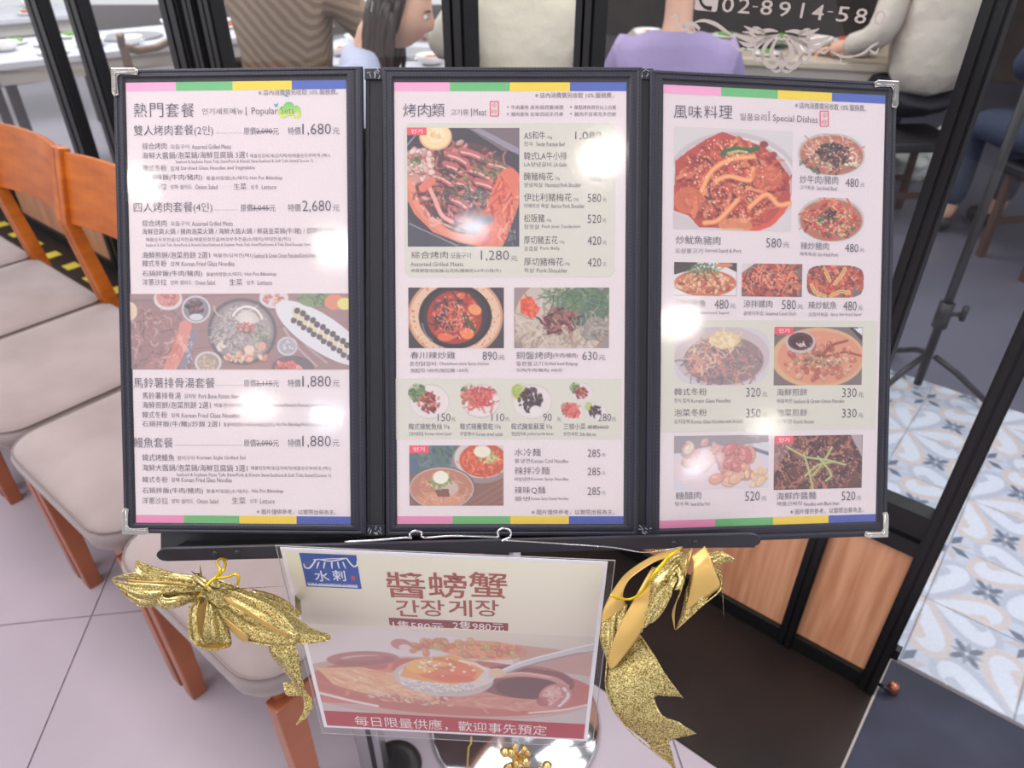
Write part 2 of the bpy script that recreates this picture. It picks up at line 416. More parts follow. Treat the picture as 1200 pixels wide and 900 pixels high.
def pic_grill():
    c = Canvas(130, 139, (66, 62, 74), 3)
    c.poly([(70, 0), (130, 0), (130, 28), (110, 26)], (120, 104, 112)); c.poly([(76, 2), (84, 0), (130, 24), (130, 32)], (158, 152, 172), .8)
    c.poly([(0, 55), (14, 66), (26, 96), (52, 118), (80, 126), (96, 118), (130, 62), (130, 100), (110, 139), (84, 139), (60, 134), (30, 122), (8, 100), (0, 85)], (222, 128, 104))
    c.ell(64, 70, 58, 54, (92, 66, 72)); c.line([(4, 62), (10, 86), (26, 108), (50, 124), (78, 132)], 8, (228, 146, 122))
    c.line([(10, 80), (30, 106), (60, 120)], 3, (246, 200, 180), .8)
    c.strands(160, 64, 68, 54, 50, PINK, (6, 16), (1.2, 3.4), .85); c.blobs(80, 62, 62, 52, 46, PINK, (2.5, 6.5), .8, .55)
    for x, y, l in ((58, 34, 20), (54, 46, 20), (84, 52, 22), (92, 66, 24), (76, 30, 26), (108, 44, 26), (40, 58, 20), (66, 66, 20), (60, 86, 16)):
        c.line([(x - l / 2, y - 4), (x, y), (x + l / 2, y + 6)], 8, (190, 104, 104)); c.line([(x - l / 2, y - 2), (x, y + 1), (x + l / 2, y + 7)], 2, (240, 196, 190), .9)
        c.line([(x - l / 2, y + 3), (x, y + 6), (x + l / 2, y + 12)], 1.5, (84, 48, 56), .9)
    c.strands(60, 52, 66, 20, 22, GREEN + DARK, (3, 8), (.8, 1.6), .85); c.strands(70, 96, 46, 22, 12, GREEN, (3, 7), (.8, 1.5), .85); c.strands(40, 80, 82, 16, 10, [(120, 140, 130), (90, 110, 100)], (3, 7), (.8, 1.5), .8)
    c.line([(118, 60), (104, 96), (92, 134)], 26, (224, 118, 96)); c.strands(60, 108, 96, 16, 40, RED + [(240, 170, 150)], (8, 20), (1, 3), .7, .5, 110)
    c.poly([(130, 88), (130, 139), (112, 139)], (74, 70, 84)); c.strands(12, 122, 126, 6, 10, [(160, 160, 170)], (2, 5), (.8, 1.2), .7)
    c.ell(14, 44, 17, 20, (206, 146, 138)); c.blobs(60, 14, 42, 16, 18, [(226, 176, 168), (204, 130, 124), (240, 206, 196)], (2.5, 6), .9, .7); c.strands(20, 10, 36, 8, 8, GREEN, (3, 8), (.8, 1.4), .8)
    c.line([(24, 66), (32, 84), (40, 102), (52, 110)], 5, (236, 168, 158)); c.line([(28, 62), (18, 70)], 10, (226, 124, 108))
    c.ell(90, 108, 11, 6, (150, 130, 140), 1, -10); c.ell(90, 108, 7, 3.5, (96, 88, 100), 1, -10)
    c.poly([(0, 104), (24, 124), (60, 139), (0, 139)], (76, 74, 88)); c.line([(2, 112), (28, 124), (58, 138)], 1, (180, 190, 206), .9)
    c.poly([(0, 9), (10, 9), (0, 26)], (60, 60, 74)); c.line([(0, 20), (10, 8)], 1, (190, 196, 210))
    c.ell(33, 10, 19, 16, (226, 186, 140)); c.ell(33, 9, 17, 14.5, (246, 214, 164)); c.ell(34, 8, 10, 9, (250, 226, 186)); c.strands(10, 34, 8, 8, 8, [(226, 172, 116)], (4, 9), (1, 1.6), .6)
    return c
def pic_squid():
    c = Canvas(138, 120, (214, 208, 210), 5)
    c.ell(70, 62, 78, 58, (198, 188, 194)); c.ell(70, 64, 74, 54, (222, 214, 216)); c.ell(70, 64, 70, 51, (196, 176, 178))
    pts = [(2, 40), (16, 28), (36, 14), (56, 4), (80, 12), (104, 20), (116, 30), (134, 52), (137, 84), (128, 100), (104, 118), (30, 118), (18, 104), (0, 98)]
    c.poly(pts, (186, 70, 62)); c.line([(132, 88), (112, 112), (84, 120)], 6, (222, 84, 70))
    c.blobs(200, 68, 64, 62, 50, RED, (4, 10), .75, .55); c.strands(90, 70, 66, 58, 46, RED + [(240, 170, 110)], (10, 28), (1.5, 5), .75, .8)
    c.strands(50, 66, 66, 54, 42, [(74, 36, 44), (96, 44, 48)], (6, 14), (1, 3), .8); c.speck(260, 68, 62, 58, 48, [(255, 214, 190), (250, 190, 160)], (.5, 1), .8)
    for p in ([(32, 74), (44, 50), (66, 36), (92, 32)], [(48, 62), (64, 56), (88, 60), (92, 46)], [(88, 92), (108, 76), (122, 88), (136, 86)], [(36, 112), (52, 108), (74, 84)]):
        c.line(p, 6, (236, 146, 96)); c.line(p, 3, (250, 186, 130), .7)
    c.ell(18, 86, 18, 16, (226, 126, 84), .6); c.ell(108, 56, 18, 16, (222, 112, 82), .6); c.ell(72, 114, 20, 9, (236, 160, 110), .7)
    c.line([(56, 30), (70, 24), (86, 25), (96, 22)], 6.5, (66, 100, 62)); c.line([(62, 29), (74, 26), (84, 27)], 2.5, (176, 196, 116)); c.ell(104, 17, 5, 4, (140, 60, 54)); c.speck(60, 60, 50, 50, 40, [(255, 236, 220)], (.6, 1.1), .9)
    c.poly([(0, 100), (18, 106), (32, 120), (0, 120)], (206, 196, 200)); c.poly([(138, 92), (120, 112), (100, 120), (138, 120)], (214, 206, 208))
    return c
def pic_bowl(seed, wd, ht, kind):
    c = Canvas(wd, ht, (220, 216, 222), seed); cx, cy = wd / 2, ht / 2
    c.ell(cx, cy, wd * .5, ht * .52, (196, 180, 176)); c.ell(cx, cy + 1, wd * .47, ht * .48, (176, 110, 92))
    if kind == 'beef':
        c.strands(120, cx, cy, wd * .4, ht * .4, [(214, 160, 140), (190, 120, 100), (236, 206, 186), (220, 120, 100)], (6, 16), (1, 2.4), .85)
        c.strands(50, cx - 6, cy + 12, wd * .4, ht * .25, GREEN + DARK, (3, 8), (1, 2), .8); c.blobs(12, cx + 22, cy + 6, 10, 10, [(240, 220, 196), (226, 120, 110)], (2, 4), .9)
        c.blobs(80, cx + 2, cy - 2, wd * .24, ht * .26, [(74, 50, 54), (56, 38, 46), (104, 70, 70)], (2, 4), .95)
    else:
        c.strands(160, cx, cy, wd * .42, ht * .42, RED + [(240, 160, 120), (120, 50, 50)], (5, 14), (1, 2.6), .85)
        c.strands(50, cx + 8, cy + 6, wd * .34, ht * .3, GREEN + DARK + [(226, 200, 130)], (3, 8), (1, 2), .85); c.blobs(16, cx - 2, cy - 8, 6, 5, [(56, 30, 36), (74, 40, 44)], (2, 4), .95)
    c.speck(70, cx, cy, wd * .38, ht * .38, [(255, 230, 210)], (.4, .9), .8); return c
def pic_small(seed, kind, wd=75, ht=42):
    c = Canvas(wd, ht, (120, 104, 106), seed); cx, cy = wd / 2, ht / 2
    if kind == 'squid_salad':
        c.poly([(0, 0), (wd, 0), (wd, ht), (0, ht)], (226, 222, 224)); c.poly([(0, 0), (28, 0), (20, 10), (0, 16)], (66, 58, 60)); c.poly([(wd * .7, 0), (wd, 0), (wd, 12)], (60, 66, 60)); c.ell(60, 3, 10, 3, (214, 130, 90))
        c.ell(cx, 26, 37, 17, (206, 110, 80)); c.blobs(110, cx, 26, 34, 13, [(226, 150, 110), (206, 100, 76), (240, 190, 150), (180, 80, 64)], (2, 5), .9); c.strands(60, 36, 8, 18, 7, GREEN, (3, 10), (.8, 1.6), .9)
    elif kind == 'snail':
        c.strands(240, cx, cy + 3, wd * .5, ht * .5, [(206, 92, 76), (176, 66, 62), (226, 130, 100), (140, 60, 62), (110, 50, 56)], (8, 24), (1.2, 3), .9); c.poly([(0, 0), (16, 0), (0, 12)], (214, 206, 212)); c.strands(30, cx, cy, 30, 16, [(240, 160, 120)], (10, 24), (.8, 1.4), .8)
    elif kind == 'fried_squid':
        c.strands(220, cx, cy, wd * .5, ht * .5, RED + [(110, 60, 50), (80, 60, 50)], (6, 16), (1.4, 3.4), .9)
        for p in ([(20, 2), (26, 12), (30, 20)], [(36, 24), (46, 12), (50, 4)], [(6, 26), (12, 36), (24, 40)], [(32, 40), (44, 34), (56, 36)]): c.line(p, 4.5, (232, 190, 120)); c.line(p, 1.2, (180, 120, 70))
        c.blobs(30, 12, 10, 12, 10, [(150, 84, 80), (110, 60, 64)], (1.5, 3), .9)
    elif kind == 'japchae':
        c = Canvas(wd, ht, (206, 200, 206), seed); c.ell(wd / 2, ht / 2, wd * .5, ht * .52, (196, 176, 180)); c.ell(wd / 2 + 2, ht / 2 + 5, wd * .42, ht * .42, (132, 104, 108))
        c.strands(200, wd / 2, ht * .62, wd * .38, ht * .3, [(150, 112, 112), (116, 92, 100), (190, 120, 104), (92, 80, 92), (214, 150, 130)], (8, 22), (1, 2.2), .85); c.strands(40, wd * .3, ht * .5, wd * .2, ht * .3, [(226, 150, 120), (236, 190, 160)], (8, 16), (1, 2), .85)
        c.ell(wd * .52, ht * .22, 18, 10, (226, 196, 140)); c.strands(70, wd * .52, ht * .24, 16, 9, [(240, 214, 150), (220, 180, 120), (250, 230, 180)], (4, 10), (.8, 1.6), .9); c.fade((214, 206, 210), .25)
    elif kind == 'pancake':
        c.ell(wd / 2, ht / 2 + 2, wd * .53, ht * .52, (214, 170, 130)); c.ell(wd / 2 + 2, ht / 2 + 2, wd * .48, ht * .46, (218, 146, 118)); c.poly([(0, 0), (12, 0), (0, 12)], (60, 50, 50)); c.poly([(wd - 16, 0), (wd, 0), (wd, 18)], (56, 52, 56)); c.poly([(wd - 10, 2), (wd, 0), (wd, 10)], (226, 222, 226))
        c.blobs(90, wd * .52, ht * .58, wd * .4, ht * .32, [(214, 124, 100), (236, 176, 144), (190, 96, 84)], (2, 6), .7, .7); c.line([(56, 34), (66, 22), (84, 16)], 3, (150, 70, 54)); c.line([(56, 36), (80, 30), (100, 34)], 2.4, (150, 70, 54)); c.strands(50, 50, 40, 26, 8, GREEN + [(240, 210, 190), (150, 80, 70)], (2, 5), (.8, 1.6), .9)
        c.ell(30, 18, 17, 13, (196, 186, 190)); c.ell(30, 17, 14.5, 10.5, (90, 44, 48)); c.ell(30, 18, 11, 7, (62, 30, 38)); c.strands(8, 30, 21, 4, 2, [(236, 206, 190)], (2, 5), (1, 1.6), 1)
    elif kind == 'sweet':
        c = Canvas(wd, ht, (206, 204, 216), seed); c.poly([(0, 0), (wd, 0), (wd, 8), (0, 20)], (130, 120, 126)); c.line([(86, 14), (110, 22)], 4, (92, 86, 98)); c.ell(wd * .46, ht * .62, wd * .5, ht * .42, (226, 196, 196), .8)
        c.blobs(36, wd * .6, ht * .55, wd * .24, ht * .34, [(214, 110, 96), (232, 140, 110), (204, 90, 90), (236, 170, 130)], (5, 12), .85, .7); c.blobs(20, wd * .3, ht * .35, wd * .2, ht * .25, [(240, 214, 190), (232, 180, 160), (226, 150, 140)], (4, 9), .8, .7); c.blobs(10, wd * .88, ht * .8, 14, 10, [(240, 190, 130)], (4, 8), .9); c.fade((226, 220, 230), .28)
    elif kind == 'blackbean':
        c = Canvas(wd, ht, (96, 58, 58), seed); c.strands(420, wd / 2, ht / 2, wd * .54, ht * .54, [(150, 90, 80), (110, 64, 62), (76, 44, 50), (186, 120, 100), (60, 38, 46)], (8, 22), (1.2, 2.6), .9); c.speck(80, wd / 2, ht / 2, wd * .45, ht * .45, [(226, 170, 150)], (.4, .8), .8); c.poly([(0, 8), (22, 8), (8, 30), (0, 44)], (180, 150, 156), .5); c.poly([(wd - 14, 0), (wd, 0), (wd, 26)], (176, 160, 166))
        for p in ([(14, 12), (36, 24), (60, 28), (82, 34)], [(34, 20), (40, 40), (46, 64)], [(66, 14), (56, 32), (44, 46)], [(50, 24), (66, 44), (60, 52)], [(36, 46), (50, 34), (70, 30)]): c.line(p, 2.6, (150, 160, 96)); c.line(p, 1, (206, 210, 150))
    c.speck(60, c.w / c.k / 2, c.h / c.k / 2, c.w / c.k * .4, c.h / c.k * .35, [(255, 226, 206)], (.4, .9), .6); return c
def pic_stew():
    c = Canvas(112, 71, (64, 56, 64), 12); cx, cy = 55, 34
    c.ell(cx, cy, 56, 48, (206, 150, 120)); c.ell(cx, cy, 53, 45, (226, 188, 160)); c.speck(260, cx, cy, 54, 44, [(214, 96, 60), (180, 120, 90), (236, 210, 190)], (.6, 1.2), .9)
    c.ell(cx, cy, 43, 38, (44, 38, 46)); c.ell(cx, cy, 38, 34, (58, 48, 54)); c.ell(cx - 1, cy + 1, 32, 31, (170, 58, 48))
    c.blobs(50, cx - 1, cy, 26, 26, [(206, 76, 60), (186, 60, 56), (226, 110, 80)], (3, 8), .85, .7); c.strands(36, cx - 4, cy, 24, 24, DARK + [(96, 40, 44)], (5, 12), (1.5, 4), .85)
    c.ell(cx + 23, cy - 8, 8, 6, (236, 150, 96), 1, 20); c.ell(cx + 14, cy + 20, 8, 6.5, (240, 130, 80)); c.ell(cx - 12, cy + 24, 9, 5, (226, 110, 76)); c.strands(40, cx, cy, 24, 22, [(226, 130, 106)], (4, 9), (1, 2.4), .8); c.line([(64, 32), (72, 42), (78, 50)], 4, (70, 84, 56)); c.speck(60, cx, cy, 28, 26, [(255, 200, 180)], (.5, 1), .8); c.line([(16, 42), (20, 54), (28, 62)], 2, (150, 150, 170), .7); return c
def pic_hotpot():
    c = Canvas(112, 71, (150, 136, 140), 14); c.ell(56, 36, 58, 50, (170, 130, 110)); c.ell(56, 36, 55, 48, (196, 182, 172))
    c.strands(170, 46, 54, 50, 20, NOOD, (10, 30), (1.2, 3), .7, .5); c.ell(84, 22, 28, 24, (92, 110, 100)); c.strands(220, 76, 16, 36, 18, [(96, 122, 84), (72, 96, 74), (132, 152, 100), (100, 126, 118)], (8, 24), (.8, 1.7), .9, .6); c.strands(80, 96, 34, 14, 20, [(98, 118, 106), (76, 96, 90)], (6, 14), (.8, 1.6), .8)
    c.poly([(8, 14), (20, 10), (30, 26), (24, 36), (8, 30)], (222, 84, 60)); c.strands(30, 18, 24, 9, 10, [(236, 120, 84), (206, 66, 56)], (4, 10), (1, 2), .8); c.blobs(60, 54, 38, 22, 15, [(124, 66, 70), (96, 50, 58), (160, 96, 96)], (2, 5), .9, .5); c.strands(40, 54, 40, 22, 14, [(176, 110, 104), (80, 40, 50)], (5, 12), (1, 2.4), .85); c.ell(96, 48, 14, 14, (150, 140, 132)); c.strands(30, 94, 50, 12, 14, [(120, 110, 106), (180, 170, 160)], (8, 18), (1, 2), .8); return c
def pic_cold():
    c = Canvas(111, 70, (136, 96, 88), 16); c.ell(36, 14, 46, 22, (92, 112, 112)); c.strands(60, 38, 14, 34, 14, [(90, 120, 84), (70, 92, 110), (120, 140, 150), (60, 70, 100)], (4, 10), (2, 4), .5); c.ell(4, 24, 8, 10, (80, 96, 140), .6)
    for k in range(6): c.line([(60 + k * 12, 72), (112, 40 + k * 8)], 1.6, (170, 110, 92), .7)
    c.ell(86, 18, 36, 26, (150, 132, 132)); c.ell(86, 15, 33, 23, (206, 196, 192)); c.ell(87, 17, 28, 20, (196, 86, 62)); c.strands(150, 87, 20, 24, 15, [(226, 110, 76), (190, 70, 54), (240, 140, 96)], (4, 10), (.8, 1.6), .9); c.strands(24, 92, 14, 10, 6, [(150, 160, 96), (206, 206, 150)], (4, 8), (1.2, 2.4), .9); c.ell(86, 7, 10, 7, (232, 226, 206))
    c.ell(38, 50, 40, 26, (110, 92, 92)); c.ell(38, 50, 38, 24.5, (190, 180, 178)); c.ell(38, 50, 36.5, 23, (186, 124, 104)); c.ell(38, 62, 28, 9, (214, 150, 116), .8); c.strands(90, 38, 52, 30, 16, [(206, 160, 140), (170, 110, 96), (224, 190, 172)], (5, 12), (.8, 1.4), .5); c.ell(44, 50, 14, 9, (200, 176, 164)); c.poly([(30, 52), (46, 50), (48, 60), (34, 60)], (130, 80, 72)); c.strands(34, 36, 40, 14, 9, [(150, 160, 100), (206, 206, 160), (120, 136, 84)], (4, 9), (1.4, 2.6), .9); c.ell(37, 37, 9, 7.5, (236, 234, 216)); return c
def pic_side(seed, kind, wd=50, ht=46):
    c = Canvas(wd, ht, (203, 200, 188), seed); k = wd / 50
    c.ell(27 * k, 24 * k, 23 * k, 20 * k, (206, 192, 190)); c.ell(27 * k, 23.5 * k, 22 * k, 19 * k, (224, 214, 214)); 
    if kind == 'squid': c.blobs(40, 13 * k, 13 * k, 9 * k, 10 * k, [(110, 140, 92), (84, 112, 78), (150, 170, 110)], (2 * k, 4 * k)); c.blobs(70, 26 * k, 23 * k, 12 * k, 12 * k, [(150, 56, 58), (190, 80, 76), (120, 44, 50), (216, 120, 100)], (1.5 * k, 3.4 * k))
    if kind == 'radish': c.blobs(30, 12 * k, 16 * k, 9 * k, 12 * k, [(130, 140, 84), (110, 116, 76)], (2 * k, 4 * k)); c.strands(120, 25 * k, 20 * k, 16 * k, 13 * k, [(206, 92, 88), (176, 66, 70), (226, 130, 118)], (5 * k, 12 * k), (1.2, 2.6))
    if kind == 'perilla': c.ell(11 * k, 12 * k, 7 * k, 9 * k, (160, 176, 80), 1, -20); c.strands(16, 11 * k, 12 * k, 5 * k, 7 * k, [(190, 200, 110)], (3 * k, 8 * k), (1, 1.5)); c.blobs(90, 25 * k, 22 * k, 13 * k, 14 * k, [(62, 44, 54), (84, 58, 66), (50, 36, 46)], (1.5 * k, 3.6 * k), .9, .6); c.ell(31 * k, 34 * k, 7 * k, 6 * k, (226, 218, 218))
    return c
def pic_spread():
    c = Canvas(264, 88, (150, 116, 116), 21)
    for k in range(5): c.line([(0, 8 + k * 20), (264, k * 20 - 6)], 1.2, (122, 88, 90), .6)
    c.ell(20, 66, 58, 60, (112, 100, 106)); c.ell(20, 64, 54, 56, (142, 106, 108)); c.strands(200, 24, 58, 42, 44, [(176, 120, 116), (140, 92, 94), (208, 160, 152), (104, 78, 84)], (5, 14), (1, 2.4), .7); c.line([(70, 38), (62, 64), (50, 88)], 15, (214, 132, 120)); c.strands(30, 62, 62, 7, 26, [(232, 176, 164), (196, 104, 96)], (8, 16), (1, 2), .7, .4, 110); c.ell(4, 20, 9, 11, (226, 200, 170)); c.line([(82, 44), (74, 66), (64, 88)], 7, (130, 122, 140)); c.speck(30, 74, 66, 4, 18, [(190, 196, 214)], (.6, 1.1))
    c.ell(50, 6, 17, 13, (216, 204, 206)); c.ell(50, 4, 14, 11, (206, 130, 122)); c.blobs(20, 50, 4, 11, 8, [(222, 140, 124), (200, 110, 106)], (2, 4))
    c.ell(83, 18, 17, 16, (206, 206, 212)); c.ell(83, 18, 15, 14, (130, 122, 130)); c.blobs(30, 83, 16, 11, 9, DARK + [(120, 70, 76)], (2, 4), .9); c.ell(83, 27, 8, 4, (206, 210, 216))
    c.ell(137, 44, 41, 39, (92, 88, 94)); c.ell(137, 44, 37, 35, (140, 130, 132)); c.ell(137, 44, 34, 32, (160, 146, 146)); c.strands(150, 132, 44, 30, 28, [(186, 176, 172), (130, 122, 124), (206, 200, 192), (110, 106, 110)], (6, 16), (.8, 1.8), .8)
    for k in range(34):
        t = R(-150 + k * 3.9); c.line([(143, 38), (143 + 15 * math.cos(t), 38 + 18 * math.sin(t))], 1, (228, 220, 214), .9); c.ell(143 + 19 * math.cos(t), 36 + 21 * math.sin(t), 1.3, 1.3, (240, 234, 228), .9)
    c.blobs(16, 141, 40, 10, 6, [(208, 110, 110), (226, 140, 136)], (2, 4)); c.blobs(10, 142, 42, 5, 4, [(110, 120, 84)], (1, 2)); c.blobs(8, 112, 62, 5, 4, [(232, 214, 196)], (3, 5)); c.blobs(22, 140, 74, 24, 5, [(232, 180, 150), (222, 140, 112), (240, 206, 180)], (3, 6)); c.strands(30, 160, 56, 8, 12, GREEN, (4, 9), (.8, 1.4), .6); c.ell(145, 65, 6, 5, (232, 206, 186)); c.ell(160, 61, 5, 5, (226, 160, 140))
    c.ell(175, 5, 17, 12, (218, 210, 212)); c.blobs(26, 175, 4, 12, 8, [(214, 120, 104), (236, 186, 160)], (1.5, 3.4)); c.ell(96, 80, 16, 13, (208, 204, 206)); c.ell(96, 80, 13, 10.5, (160, 140, 130)); c.speck(60, 96, 80, 11, 9, [(206, 186, 150), (180, 160, 130)], (.8, 1.4))
    c.ell(190, 61, 12, 11, (206, 204, 210)); c.ell(190, 61, 10, 9, (164, 164, 176)); c.blobs(14, 190, 61, 7, 6, [(206, 206, 212)], (2, 3)); c.ell(196, 86, 25, 14, (100, 90, 96)); c.blobs(20, 192, 87, 18, 8, [(214, 104, 96), (232, 150, 136)], (3, 6)); c.line([(186, 40), (200, 60), (224, 84)], 2.4, (190, 170, 176), .8); c.line([(196, 36), (212, 60), (236, 80)], 2.4, (180, 160, 166), .8)
    c.ell(232, 48, 62, 21, (130, 110, 114), 1, 33); c.ell(230, 46, 62, 21, (224, 224, 230), 1, 33); c.ell(206, 25, 12, 7, (206, 210, 150), .7, 40)
    for k in range(13):
        x, y = 201 + k * 5.8 + (k % 2), 26 + k * 4.0 - (k % 2)
        c.ell(x + 1, y - 6, 3.4, 3.8, (78, 70, 76), 1, 33); c.ell(x - 3, y + 5, 3.4, 3.8, (84, 74, 78), 1, 33); c.ell(x - 1, y, 2.6, 3.0, (222, 206, 160), 1, 33)
    c.ell(222, 4, 20, 12, (120, 140, 100)); c.strands(40, 222, 4, 16, 9, GREEN, (3, 8), (1, 1.6), .8); c.ell(246, 10, 12, 9, (222, 130, 100)); c.ell(258, 12, 9, 7, (226, 220, 120)); c.fade((208, 200, 206), .20); return c
def pic_crab():
    c = Canvas(330, 176, (196, 176, 172), 31, .9)
    g = np.clip((c.yy - 4) / 50, 0, 1)[..., None]; c.a = np.array((222, 214, 196.)) * (1 - g) + np.array((200, 188, 188.)) * g
    c.ell(110, 60, 130, 56, (222, 214, 216)); c.ell(150, 116, 190, 64, (200, 160, 150)); c.ell(165, 112, 175, 58, (190, 96, 84))
    c.ell(62, 62, 44, 15, (176, 110, 108), 1, -8); c.ell(62, 60, 26, 6, (222, 176, 168), .8, -8); c.ell(64, 66, 38, 9, (150, 84, 84), .7, -12)
    c.poly([(4, 84), (60, 78), (120, 96), (150, 120), (150, 148), (80, 146), (20, 116)], (234, 176, 130)); c.strands(70, 70, 104, 58, 26, [(240, 200, 160), (226, 140, 100), (250, 224, 196), (232, 156, 110)], (14, 34), (2, 6), .5, .4, 20)
    c.line([(6, 112), (50, 132), (110, 146), (190, 150), (260, 148)], 5, (196, 104, 90)); c.blobs(50, 120, 140, 60, 10, [(222, 150, 130), (240, 196, 180), (206, 120, 104)], (3, 6), .8)
    c.poly([(150, 146), (180, 118), (230, 116), (290, 136), (300, 150), (230, 152)], (206, 132, 112)); c.strands(30, 210, 134, 46, 12, [(226, 160, 140), (190, 110, 94)], (10, 24), (2, 4), .5, .4, 10)
    c.ell(252, 92, 60, 34, (118, 66, 66)); c.ell(258, 104, 40, 22, (84, 44, 50)); c.line([(216, 84), (250, 76), (286, 82), (302, 96)], 9, (206, 140, 132)); c.line([(218, 82), (250, 74), (284, 80)], 2, (240, 200, 192))
    c.ell(290, 118, 19, 27, (196, 120, 116), 1, 14); c.ell(286, 116, 11, 20, (226, 176, 170), .8, 14); c.line([(300, 100), (306, 116), (296, 138)], 4, (232, 222, 228)); c.ell(276, 130, 8, 10, (150, 70, 70), .7); c.strands(20, 288, 116, 12, 20, [(240, 206, 200), (176, 96, 94)], (5, 12), (1, 2.4), .7)
    c.ell(206, 34, 50, 18, (234, 150, 112)); c.blobs(60, 180, 34, 66, 16, [(240, 170, 110), (232, 120, 84), (214, 190, 110), (226, 140, 100)], (4, 9), .6); c.ell(110, 30, 12, 10, (190, 120, 116)); c.ell(114, 36, 7, 6, (226, 206, 206)); c.poly([(240, 20), (330, 30), (330, 74), (250, 62)], (190, 120, 104), .6)
    c.ell(156, 92, 60, 38, (206, 196, 194), .9); c.poly([(102, 84), (130, 64), (160, 56), (210, 66), (222, 76), (214, 96), (190, 112), (150, 122), (120, 120), (104, 108)], (226, 216, 212)); c.blobs(120, 150, 108, 44, 12, [(240, 236, 232), (216, 206, 204), (250, 246, 242)], (2.5, 4.6), .8)
    c.poly([(104, 92), (112, 70), (140, 52), (166, 46), (196, 56), (206, 72), (196, 92), (168, 104), (130, 100)], (240, 160, 84)); c.ell(160, 78, 36, 22, (234, 120, 76)); c.ell(132, 70, 20, 14, (246, 190, 96), .8, -20); c.ell(170, 92, 24, 8, (226, 96, 72), .8); c.line([(138, 66), (142, 56), (164, 54), (172, 64), (160, 72), (142, 70), (138, 66)], 2.6, (186, 130, 76)); c.ell(152, 64, 11, 5, (240, 176, 110)); c.speck(26, 160, 70, 34, 18, [(255, 250, 236)], (1, 2.4), .9); c.line([(178, 56), (196, 62), (206, 70)], 5, (244, 226, 220))
    c.line([(214, 84), (250, 56), (300, 30), (330, 16)], 9, (206, 206, 212)); c.line([(214, 82), (250, 52), (300, 26), (330, 12)], 2.4, (246, 246, 250)); c.ell(220, 76, 10, 9, (232, 196, 160)); c.line([(232, 76), (276, 48), (330, 26)], 2, (140, 136, 146))
    c.poly([(0, 128), (60, 156), (0, 156)], (206, 110, 100)); c.line([(0, 136), (40, 150), (70, 158)], 5, (240, 226, 222)); c.line([(330, 132), (300, 146), (260, 156)], 4, (236, 214, 210)); c.fade((236, 220, 214), .24); return c
# ------------------------------------------------------------------ floor
WM = WALL_M.to_4x4()
floor = struct(bpy.data.objects.new('floor', None)); COL.objects.link(floor)
def poly_o(name, pts, z0, z1, m, parent):
    bm = bmesh.new(); f = bm.faces.new([bm.verts.new((p[0], p[1], z0)) for p in pts]); e = bmesh.ops.extrude_face_region(bm, geom=[f])
    for v_ in e['geom']:
        if isinstance(v_, bmesh.types.BMVert): v_.co.z = z1
    bmesh.ops.recalc_face_normals(bm, faces=bm.faces); return fin(name, bm, m, parent)
poly_o('screed', [(-7, -3), (7, -3), (7, 13), (-7, 13)], -.05, -.004, M_GROUT, floor)
# large pinkish tiles, nearly in line with the camera, cut along the dark threshold strip
TC = Vector((-1.02, 1.144, 0)); TX = Vector((.991, .133, 0)); TY = Vector((-.133, .991, 0)); S_ = 1.3
pn = WE + WN * -.385
for i in range(-4, 4):
    for j in range(-4, 5):
        g = .0016; c = [TC + TX * (S_ * (i + a_)) + TY * (S_ * (j + b_)) + TX * (g * (1 - 2 * a_)) + TY * (g * (1 - 2 * b_)) for a_, b_ in ((0, 0), (1, 0), (1, 1), (0, 1))]
        if all((p - pn).dot(WN) > 0 for p in c) or max(p.y for p in c) < -2.5: continue
        bm = bmesh.new(); f = bm.faces.new([bm.verts.new((p.x, p.y, -.012)) for p in c]); e = bmesh.ops.extrude_face_region(bm, geom=[f])
        for v_ in e['geom']:
            if isinstance(v_, bmesh.types.BMVert): v_.co.z = 0
        r_ = bmesh.ops.bisect_plane(bm, geom=bm.verts[:] + bm.edges[:] + bm.faces[:], plane_co=pn, plane_no=WN, clear_outer=True)
        bmesh.ops.holes_fill(bm, edges=[e_ for e_ in bm.edges if e_.is_boundary]); bmesh.ops.recalc_face_normals(bm, faces=bm.faces)
        if len(bm.faces): fin('stone_tile', bm, M_MALLT, floor)
        else: bm.free()
# dark threshold strip: tiles along the wall
def wbox(name, a0, b0, z0, a1, b1, z1, m, parent, bevel=0):
    return boxo(name, (a0, b0, z0, a1, b1, z1), m, parent, bevel, WM)
for a0, a1, m_ in ((-2.2, -1.2, M_DARKT), (-1.2, -.003, M_DARKT), (0, 1.2, M_DARKT2), (1.2, 2.4, M_DARKT2), (2.4, 3.6, M_DARKT2), (3.6, 4.8, M_DARKT2), (4.8, 6, M_DARKT2)):
    wbox('slate_tile', a0 + .0015, -.382, -.012, a1 - .0015, .098, 0, m_, floor)
o = wbox('pale_joint', -.0035, -.382, -.012, .0008, .098, -.0004, mat('pale_joint', lin(176, 168, 160), .8), floor)
# yellow tape squares on the dark strip
k_ = 0
for i in range(16):
    a0 = 2.35 + i * .205
    wbox('tape_square', a0, -.150, .0002, a0 + .07, -.088, .0012, M_YTAPE, floor)
